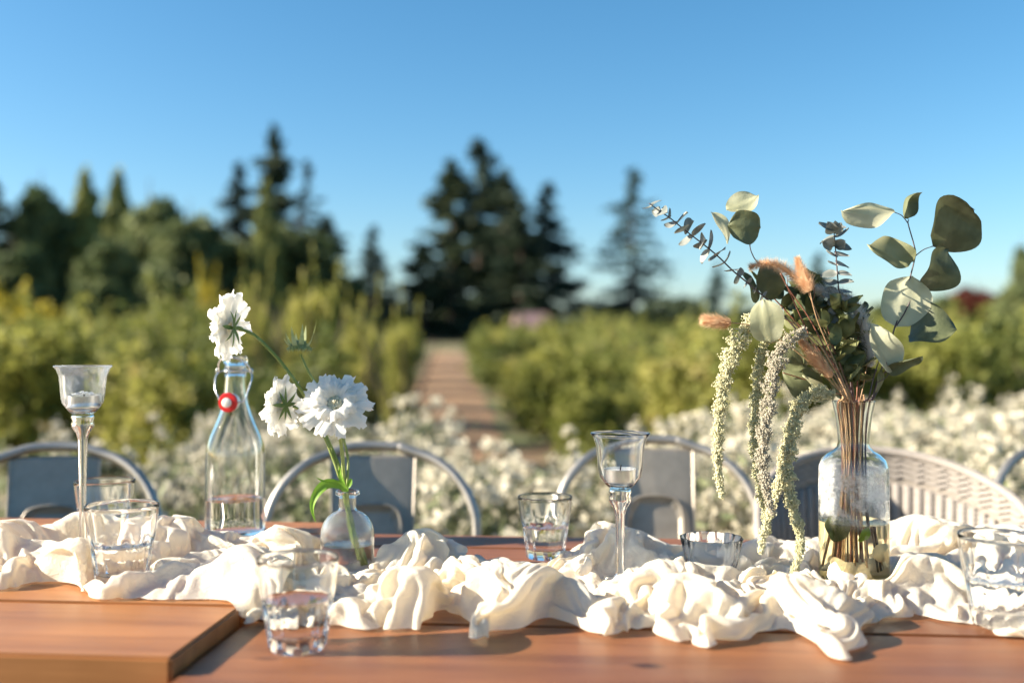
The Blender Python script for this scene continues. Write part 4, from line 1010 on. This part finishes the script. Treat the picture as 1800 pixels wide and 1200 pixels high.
# ------------------------------------------------------------------ dried bouquet
DV = 1.18
NECK = Vector((VB.x, VB.y, VB.z + .166))
_nk = [0]
def down_path(side, back, end):
    """stem points through the neck to the vase floor: (x across, y deep) offsets in mm"""
    n1 = VB + RIGHT * side * .001 + FWD * back * .001
    return [n1 + UP * .212 + RIGHT * side * .0004, n1 + UP * .166, VB + RIGHT * (side * .001 * .3 + end[0] * .0005) + FWD * end[1] * .0005 + UP * .09, VB + RIGHT * end[0] * .001 + FWD * end[1] * .001 + UP * .017]
def branch(name, label, cat, up_pts, D, nk, end, r0, r1, m):
    r1 = min(r1, .0012)
    """a cut stem standing in the vase: pixel points from its tip to the vase mouth, then down inside"""
    w = spline(pxs(up_pts, D) + down_path(nk[0], nk[1], end), 6)
    b = w[-1]; t = thing(name, label, cat, tuple(b), 0, 'stems of the dried bouquet')
    n = len(w); MB().tube(w, [r0 + (r1 - r0) * (k / (n - 1)) ** .8 for k in range(n)], 7).build('stem', m, t, smooth=True, world=True)
    return t
def twig(t, pts, D, r0, r1, m):
    w = spline(pxs(pts, D), 5); n = len(w)
    MB().tube(w, [r0 + (r1 - r0) * k / (n - 1) for k in range(n)], 6).build('side_twig', m, t, smooth=True, world=True)
def leaf(t, B, T_, w, roll=0.0, cup=.25, bend=.1, fold=0.0, m=None, D=DV, Dt=None, shp=.55, wave=.04, name='leaf', curl=0.0):
    """rounded leaf from base pixel B to tip pixel T_; w width px; roll about its own axis; curl turns one edge over"""
    D0 = B[2] if len(B) > 2 else D; D1 = T_[2] if len(T_) > 2 else (Dt or D0)
    b = P(B[0], B[1], D0); e = P(T_[0], T_[1], D1); ax = e - b; L = ax.length; ax.normalize()
    n = (-FWD - ax * (-FWD).dot(ax)).normalized(); s = ax.cross(n)
    n, s = n * math.cos(roll) + s * math.sin(roll), s * math.cos(roll) - n * math.sin(roll)
    W = w * D0 / F / 2; ph = R.uniform(0, 6)
    def fn(u, v):
        vv = v * 2 - 1; pf = max(0, math.sin(math.pi * min(1, u ** .92))) ** shp
        if u > .93: pf *= 1 - (u - .93) * 2
        if u > .82: pf *= 1 - .30 * ((u - .82) / .18)
        x = vv * W * pf * (1 + .10 * math.sin(u * 6 + ph + (1.7 if vv > 0 else 0)))
        nn = -.16 * W * abs(vv) + cup * W * vv * vv * pf + bend * L * math.sin(math.pi * u) + wave * L * math.sin(u * 7 + ph) * vv + .012 * L * math.sin(vv * 9 + ph) * u
        if fold and vv * (1 if fold > 0 else -1) > .15:
            q = (abs(vv) - .15) * W * pf; x -= (1 if fold > 0 else -1) * q * (1 - math.cos(abs(fold))); nn += q * math.sin(abs(fold))
        uu = u
        if curl and u > .6: 
            q = (u - .6) * L; nn += q * math.sin(curl * (u - .6) * 2.5) ; uu = .6 + (u - .6) * math.cos(curl * (u - .6) * 2.5)
        return b + ax * (uu * L) + s * x + n * nn
    return MB().grid(fn, 16, 12).build(name, m or M['euc'], t, smooth=True, world=True)

# right silver-dollar branch
t = branch('eucalyptus_branch', 'tall silver dollar eucalyptus branch at the right of the bouquet with large round leaves', 'branch',
    [(1598, 386), (1597, 394), (1607, 430), (1609, 450), (1597, 500), (1590, 535), (1574, 572), (1560, 620), (1545, 660), (1532, 700)], 1.18, (9, 2), (14, 6), .0006, .0016, M['twig_d'])
twig(t, [(1573, 373), (1586, 379), (1597, 393)], 1.18, .0005, .0006, M['twig_d'])
twig(t, [(1644, 432), (1625, 438), (1609, 450)], 1.18, .0005, .0007, M['twig_d'])
twig(t, [(1622, 503), (1605, 520), (1590, 550), (1576, 572)], 1.175, .0006, .0009, M['twig_d'])
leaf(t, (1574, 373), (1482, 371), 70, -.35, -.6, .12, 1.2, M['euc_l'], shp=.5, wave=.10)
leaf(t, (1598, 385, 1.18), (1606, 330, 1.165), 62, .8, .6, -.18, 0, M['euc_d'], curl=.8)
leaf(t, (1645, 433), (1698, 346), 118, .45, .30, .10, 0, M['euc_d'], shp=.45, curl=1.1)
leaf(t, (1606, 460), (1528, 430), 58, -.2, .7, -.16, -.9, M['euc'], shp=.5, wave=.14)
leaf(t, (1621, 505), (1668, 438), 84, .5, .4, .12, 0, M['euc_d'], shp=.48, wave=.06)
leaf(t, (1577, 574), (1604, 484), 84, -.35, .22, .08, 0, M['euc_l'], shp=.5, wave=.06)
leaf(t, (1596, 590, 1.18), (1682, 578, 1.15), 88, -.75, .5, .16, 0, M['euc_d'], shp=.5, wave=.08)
t2 = branch('eucalyptus_branch', 'short silver dollar branch low on the right, its leaves folded like saddles', 'branch',
    [(1588, 640), (1566, 648), (1550, 660), (1540, 690), (1534, 702)], 1.15, (12, -6), (22, -8), .0007, .0015, M['twig_d'])
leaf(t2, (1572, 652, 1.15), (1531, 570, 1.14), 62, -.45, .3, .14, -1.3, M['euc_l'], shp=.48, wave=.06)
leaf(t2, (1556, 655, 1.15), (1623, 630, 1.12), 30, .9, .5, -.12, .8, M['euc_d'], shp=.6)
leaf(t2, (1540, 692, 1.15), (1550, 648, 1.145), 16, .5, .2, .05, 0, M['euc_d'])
# left silver-dollar branch
t = branch('eucalyptus_branch', 'silver dollar eucalyptus branch leaning left, four pale leaves against the sky', 'branch',
    [(1318, 430), (1322, 445), (1334, 462), (1374, 488), (1398, 535), (1428, 600), (1462, 660), (1488, 702)], 1.17, (-8, -4), (-12, 10), .0005, .0015, M['twig'])
twig(t, [(1308, 395), (1316, 412), (1319, 432)], 1.17, .0004, .0005, M['twig'])
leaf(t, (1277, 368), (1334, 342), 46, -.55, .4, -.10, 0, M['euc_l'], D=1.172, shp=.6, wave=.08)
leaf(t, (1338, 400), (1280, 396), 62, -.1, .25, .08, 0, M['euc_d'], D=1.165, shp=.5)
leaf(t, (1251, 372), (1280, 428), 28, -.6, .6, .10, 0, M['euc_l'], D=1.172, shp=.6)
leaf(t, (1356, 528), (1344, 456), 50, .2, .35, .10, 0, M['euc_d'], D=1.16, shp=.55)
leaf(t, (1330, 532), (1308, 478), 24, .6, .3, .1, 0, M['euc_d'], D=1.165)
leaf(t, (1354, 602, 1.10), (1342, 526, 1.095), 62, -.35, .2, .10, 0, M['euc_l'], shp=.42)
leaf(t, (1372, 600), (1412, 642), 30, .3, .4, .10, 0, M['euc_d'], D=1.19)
t3 = branch('eucalyptus_branch', 'low silver dollar branch behind the amaranth at the left of the vase mouth', 'branch',
    [(1376, 655), (1400, 662), (1440, 676), (1470, 690), (1490, 704)], 1.20, (-12, 6), (-20, 2), .0006, .0014, M['twig'])
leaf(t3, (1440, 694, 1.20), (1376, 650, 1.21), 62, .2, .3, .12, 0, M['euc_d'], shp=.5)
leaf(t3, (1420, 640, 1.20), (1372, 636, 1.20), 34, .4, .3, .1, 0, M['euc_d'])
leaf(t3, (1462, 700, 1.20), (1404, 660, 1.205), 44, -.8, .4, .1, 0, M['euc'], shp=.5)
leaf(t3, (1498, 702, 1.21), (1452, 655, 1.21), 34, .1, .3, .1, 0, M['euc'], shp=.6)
# baby-blue sprays
def spray(name, label, pts, D, nk, end, n, s0, s1, horiz=False, seed=0):
    t = branch(name, label, 'branch', pts, D, nk, end, .0006, .0016, M['twig_d'])
    rr = random.Random(seed); w = spline(pxs(pts, D), 8)
    ln = [0]
    for a, b in zip(w, w[1:]): ln.append(ln[-1] + (b - a).length)
    for k in range(n):
        u = (k + .4) / n * .62 if not horiz else (k + .3) / n * .58
        s = u * ln[-1]; i = max(j for j in range(len(ln)) if ln[j] <= s); i = min(i, len(w) - 2)
        p = w[i].lerp(w[i + 1], (s - ln[i]) / max(1e-6, ln[i + 1] - ln[i])); tg = (w[i] - w[i + 1]).normalized()
        size = (s0 + (s1 - s0) * math.sin(math.pi * min(1, u * 1.9 + .12))) * D / F
        for sg in (-1, 1):
            an = k * 1.35 + rr.uniform(-.3, .3)
            side = tg.cross(FWD).normalized()
            ax = (side * math.cos(an) + FWD * math.sin(an)) * sg if not horiz else (side * (sg * (.9 + .1 * math.cos(an))) + FWD * .5 * math.sin(an) * sg)
            ax = (ax + tg * rr.uniform(-.05, .35) * (1 if not horiz else .3)).normalized(); nrm = (tg - FWD * rr.uniform(.4, 1.3) + RIGHT * rr.uniform(-.3, .3)).normalized() if horiz else (tg + Vector((rr.uniform(-.6, .6), rr.uniform(-.6, .6), rr.uniform(-.6, .6)))).normalized()
            sd_ = ax.cross(nrm).normalized(); nrm = sd_.cross(ax); L = size * rr.uniform(.8, 1.15); W = L * .46; cu = rr.uniform(.1, .5) * rr.choice((-1, 1))
            MB().grid(lambda uu, v: p + ax * L * uu + sd_ * W * (v * 2 - 1) * max(0, math.sin(math.pi * uu ** .8)) ** .6 + nrm * (L * cu * uu * uu + .2 * W * (v * 2 - 1) ** 2), 8, 6).build('leaf', M['gunni'], t, smooth=True, world=True)
    return t
spray('eucalyptus_spray', 'long grey eucalyptus spray of small paired leaves reaching far out to the upper left',
    [(1141, 357), (1160, 371), (1178, 383), (1205, 405), (1235, 428), (1262, 450), (1290, 477), (1318, 500), (1372, 548), (1425, 610), (1466, 668), (1490, 704)], 1.15, (-4, -9), (-4, -18), 17, 12, 30, seed=4)
tt_ = spray('eucalyptus_spray', 'upright grey eucalyptus spray with flat paired leaves in the centre of the bouquet',
    [(1465, 396), (1467, 415), (1470, 450), (1473, 490), (1476, 525), (1482, 580), (1492, 640), (1498, 702)], 1.16, (-1, 1), (2, 8), 11, 30, 27, True, seed=8)
for (bx, by), (tx, ty), w in (((1466, 410), (1455, 390), 22), ((1466, 410), (1480, 392), 20), ((1467, 432), (1447, 424), 24), ((1467, 432), (1486, 424), 24), ((1466, 404), (1468, 388), 16)):
    leaf(tt_, (bx, by, 1.16), (tx, ty, 1.15), w, R.uniform(-.4, .4), .4, .1, 0, M['gunni'])
# leafy olive filler branches in the middle
fills = [([(1410, 505), (1430, 545), (1455, 600), (1478, 660), (1494, 703)], 1.175, (-5, 4), (-14, -4)), ([(1440, 520), (1452, 560), (1470, 610), (1488, 660), (1498, 703)], 1.19, (-2, 8), (-6, 14)),
         ([(1480, 540), (1484, 580), (1492, 640), (1502, 702)], 1.15, (1, -6), (0, -10)), ([(1510, 560), (1508, 600), (1508, 650), (1506, 702)], 1.17, (4, 3), (8, 0)),
         ([(1525, 590), (1520, 630), (1512, 670), (1510, 702)], 1.19, (6, 6), (10, 12)), ([(1390, 560), (1420, 595), (1452, 640), (1484, 680), (1496, 703)], 1.20, (-9, 1), (-18, -8))]
fills += [([(1330, 492), (1352, 515), (1385, 550), (1430, 600), (1470, 660), (1490, 703)], 1.19, (-8, 3), (-18, 4)), ([(1450, 560), (1462, 600), (1482, 655), (1500, 703)], 1.14, (1, -9), (4, -16))]
wh = ['far left', 'left', 'front', 'middle', 'right', 'lowest', 'outermost', 'shortest']
for k, (pts, D, nk, end) in enumerate(fills):
    t = branch('leafy_branch', 'olive leafy branch, the %s one of those packed in the middle of the bouquet' % wh[k], 'branch', pts, D, nk, end, .0007, .0014, M['twig'])
    rr = random.Random(30 + k); w = spline(pts_ := pxs(pts, D), 6)
    for q in range(26):
        p = w[int(rr.uniform(0, .86) * (len(w) - 1))]; up_ = rr.uniform(.3, 1)
        ax = (RIGHT * rr.uniform(-.9, .9) + FWD * rr.uniform(-.8, .8) + UP * rr.uniform(.1, 1)).normalized(); nr = Vector((rr.uniform(-1, 1), rr.uniform(-1, 1), rr.uniform(-.4, 1)))
        sd_ = ax.cross(nr).normalized(); nr = sd_.cross(ax); L = rr.uniform(.016, .034); W = L * rr.uniform(.22, .36); cu = rr.uniform(-.3, .3)
        MB().grid(lambda u, v: p + ax * L * u + sd_ * W * (v * 2 - 1) * math.sin(math.pi * u ** .85) ** .8 + nr * (cu * L * u * u + .35 * W * abs(v * 2 - 1)), 7, 4).build('leaf', M['olive'], t, smooth=True, world=True)
# dry twigs
for k, (pts, D, nk, end, lb, mm) in enumerate([([(1372, 480), (1388, 510), (1420, 555), (1452, 615), (1480, 668), (1493, 703)], 1.13, (-6, -8), (-22, -12), 'red twig crossing in front of the leaves from upper left', 'twig'),
        ([(1418, 485), (1425, 520), (1440, 570), (1468, 640), (1496, 703)], 1.14, (-3, -10), (-10, -20), 'thin red twig ending under the orange bunny tail', 'twig'),
        ([(1546, 630), (1535, 665), (1526, 702)], 1.14, (8, -6), (18, -16), 'bare dark twig at the right side of the vase mouth', 'twig_d')]):
    t = branch('dry_twig', lb, 'twig', pts, D, nk, end, .0006, .0012, M[mm])
    twig(t, [(pts[0][0] + 12, pts[0][1] + 6), (pts[0][0] + 14, pts[0][1] + 30), (pts[1][0] + 4, pts[1][1] + 8)], D, .0003, .0005, M[mm])
# bare stalk ends below the neck
for k, (a, b, e) in enumerate([(-9, -2, (-26, -8)), (-7, 8, (-24, 12)), (5, -10, (6, -24)), (0, 10, (-2, 26)), (10, 3, (24, 4))]):
    t = thing('bare_stalk', 'tan bare stalk inside the large vase, ' + ['leaning to the left wall', 'behind the left-leaning one', 'upright at the front', 'at the back', 'leaning to the right wall'][k], 'stalk', tuple(VB + RIGHT * e[0] * .001 + FWD * e[1] * .001 + UP * .017), 0, 'stems of the dried bouquet')
    w = spline([VB + UP * .222 + RIGHT * a * .0013 + FWD * b * .001] + down_path(a, b, e), 5); MB().tube(w, .0013, 7).build('stem', M['twig_t'], t, smooth=True, world=True)
t = thing('loose_leaf', 'big round olive leaf sunk in the amber water', 'leaf', tuple(VB + RIGHT * -.012 + FWD * -.016 + UP * .05), 0)
leaf(t, (1478, 950, 1.16), (1462, 905, 1.165), 50, .2, .3, .08, 0, M['olive'], shp=.5)
t = thing('loose_leaf', 'small bright green leaf sunk in the amber water', 'leaf', tuple(VB + RIGHT * .012 + FWD * -.02 + UP * .05), 0)
leaf(t, (1508, 950, 1.155), (1524, 925, 1.155), 16, .2, .3, .08, 0, M['leaf_bright'])
# bunny tails and plumes
def fur(name, label, cat, pts, D, rads, hl, n, m, stalk=None, seed=0, core=True, lay=.6):
    rr = random.Random(seed); w = spline(pxs(pts, D), 6); k = len(w)
    rd = [np.interp(i / (k - 1), np.linspace(0, 1, len(rads)), rads) for i in range(k)]
    if stalk: t = branch(name, label, cat, stalk[0], D, stalk[1], stalk[2], .0006, .0010, M['twig_t'])
    else: t = thing(name, label, cat, tuple(w[-1]), 0, 'stems of the dried bouquet')
    if core: MB().tube(w, [r * .42 for r in rd], 10).build('seed_head', m, t, smooth=True, world=True)
    b = MB()
    for q in range(int(n * 1.7)):
        i = rr.randrange(k - 1); p = w[i].lerp(w[i + 1], rr.random()); tg = (w[i] - w[i + 1]).normalized()
        v = Vector((rr.gauss(0, 1), rr.gauss(0, 1), rr.gauss(0, 1))); v = (v - tg * v.dot(tg)).normalized()
        s = p + v * rd[i] * rr.uniform(.1, .8); d = (v * (1 - lay) + tg * lay + Vector((rr.gauss(0, .15), rr.gauss(0, .15), rr.gauss(0, .15)))).normalized()
        L = (rd[i] * .5 + hl) * rr.uniform(.6, 1.3); sd_ = d.cross(v); sd_ = sd_.normalized() if sd_.length > .01 else tg; wd = .00022
        b.add([s - sd_ * wd, s + sd_ * wd, s + d * L], [(0, 1, 2)])
    b.build('fine_hairs', m, t, world=True, kind='stuff')
    return t
fur('bunny_tail', 'small orange bunny tail lying sideways far left of the bouquet', 'bunny tail grass', [(1236, 562), (1250, 564), (1270, 567), (1285, 566)], 1.12, [.0045, .0085, .0088, .004], .004, 1500, M['bunny'], ([(1286, 567), (1330, 575), (1390, 610), (1450, 660), (1488, 703)], (-10, -6), (-16, -14)), 1)
fur('bunny_tail', 'upright orange bunny tail at the top of the bouquet, left of the grey spray', 'bunny tail grass', [(1402, 455), (1408, 475), (1417, 495), (1424, 512)], 1.12, [.002, .007, .0105, .005], .004, 1700, M['bunny'], ([(1424, 512), (1436, 560), (1465, 630), (1496, 703)], (-2, -12), (-6, -22)), 2)
fur('bunny_tail', 'orange bunny tail low in the bouquet above the amaranth', 'bunny tail grass', [(1410, 600), (1425, 620), (1443, 642), (1462, 662)], 1.115, [.003, .008, .0095, .004], .004, 1700, M['bunny'], ([(1462, 662), (1476, 685), (1491, 703)], (-7, -11), (-18, -16)), 3)
fur('grass_plume', 'feathery peach grass plume arching over the top left of the bouquet', 'grass plume', [(1318, 470), (1345, 462), (1372, 468), (1396, 486), (1420, 512)], 1.14, [.002, .004, .006, .006, .003], .005, 1500, M['bunny_p'], ([(1420, 512), (1445, 570), (1475, 640), (1497, 703)], (-5, -2), (-8, 4)), 4, lay=.35)
fur('white_plume', 'soft white plume curving down behind the upright spray', 'grass plume', [(1436, 508), (1466, 516), (1494, 532), (1514, 562), (1528, 604), (1530, 645)], 1.165, [.003, .009, .010, .009, .008, .003], .006, 3000, M['plume_w'], ([(1524, 640), (1518, 675), (1512, 703)], (8, 8), (16, 18)), 5, lay=.5)
# amaranth
def amaranth(label, pts, D, rads, n, m, stalk=None, seed=0):
    rr = random.Random(seed); w = spline(pxs(pts, D), 8); k = len(w)
    if stalk: t = branch('hanging_amaranth', label, 'amaranth', stalk[0], D, stalk[1], stalk[2], .0008, .0011, M['twig_t'])
    else: t = thing('hanging_amaranth', label, 'amaranth', tuple(w[0]), 0, 'hanging amaranth strands of the dried bouquet')
    t['group'] = 'hanging amaranth strands of the dried bouquet'
    MB().tube(w, .0010, 6).build('strand', M['stem_g'], t, smooth=True, world=True)
    b = MB()
    ln = [0]
    for a, c_ in zip(w, w[1:]): ln.append(ln[-1] + (c_ - a).length)
    for q in range(n):
        u = rr.random() ** .9; s = u * ln[-1]; i = min(max(j for j in range(k) if ln[j] <= s), k - 2)
        p = w[i].lerp(w[i + 1], (s - ln[i]) / max(1e-6, ln[i + 1] - ln[i])); tg = (w[i + 1] - w[i]).normalized()
        rad = np.interp(u, np.linspace(0, 1, len(rads)), rads) * .80 * (1 + .36 * math.sin(s * 230 + seed) + .26 * math.sin(s * 610))
        v = Vector((rr.gauss(0, 1), rr.gauss(0, 1), rr.gauss(0, 1))); v = (v - tg * v.dot(tg)).normalized()
        kc = p + v * rad * rr.uniform(.35, 1.0) - UP * .001
        for z in range(6): b.octa(kc + Vector((rr.gauss(0, 1), rr.gauss(0, 1), rr.gauss(0, 1))) * .0013, rr.uniform(.0006, .00115), 1.2)
    b.build('seed_clusters', m, t, world=True, kind='stuff')
    return t
amaranth('outermost pale green amaranth strand, hanging free at the left', [(1372, 556), (1335, 556), (1310, 580), (1290, 612), (1276, 655), (1266, 710), (1262, 770), (1262, 825), (1269, 872)], 1.13, [.008, .013, .013, .011, .0085, .0068, .0058, .0040, .0012], 1500, M['amar'], ([(1372, 556), (1410, 580), (1455, 640), (1490, 703)], (-11, -3), (-10, -12)), 1)
amaranth('slim pale strand next to the outermost one', [(1362, 592), (1344, 604), (1334, 640), (1330, 690), (1327, 740), (1328, 790), (1335, 840), (1345, 900), (1350, 935)], 1.14, [.004, .006, .0068, .0072, .0078, .0078, .0066, .0045, .0015], 1150, M['amar'], ([(1362, 592), (1400, 600), (1450, 645), (1488, 703)], (-12, 2), (-14, 6)), 2)
amaranth('grey-beige strand arching from the middle and hanging beside the slim pale one', [(1416, 584), (1392, 590), (1372, 616), (1358, 660), (1350, 710), (1342, 760), (1340, 815), (1348, 865), (1358, 900)], 1.11, [.008, .0105, .0105, .0092, .0085, .0080, .0066, .0045, .0015], 1250, M['amar2'], ([(1416, 584), (1440, 605), (1470, 655), (1492, 703)], (-9, -9), (-6, -20)), 3)
amaranth('thick low strand springing from the vase mouth, its tip curled at the cloth', [(1466, 692), (1436, 690), (1408, 706), (1396, 745), (1386, 790), (1384, 840), (1393, 890), (1405, 935), (1404, 972), (1394, 1004)], 1.12, [.0055, .0085, .0095, .0095, .0088, .0080, .0066, .0056, .0046, .0018], 1700, M['amar'], ([(1466, 692), (1480, 692), (1493, 703)], (-13, -4), (-16, -18)), 4)
amaranth('forked side strand of the thick one, bending left to the table', [(1400, 712), (1390, 760), (1378, 810), (1366, 860), (1352, 900), (1342, 935), (1336, 970)], 1.125, [.003, .006, .0070, .0066, .0052, .0040, .0015], 800, M['amar'], None, 5)
if MNEE:
    sun_ob.data.cycles.is_caustics_caster = True
print('scene built', len(bpy.data.objects), 'objects')
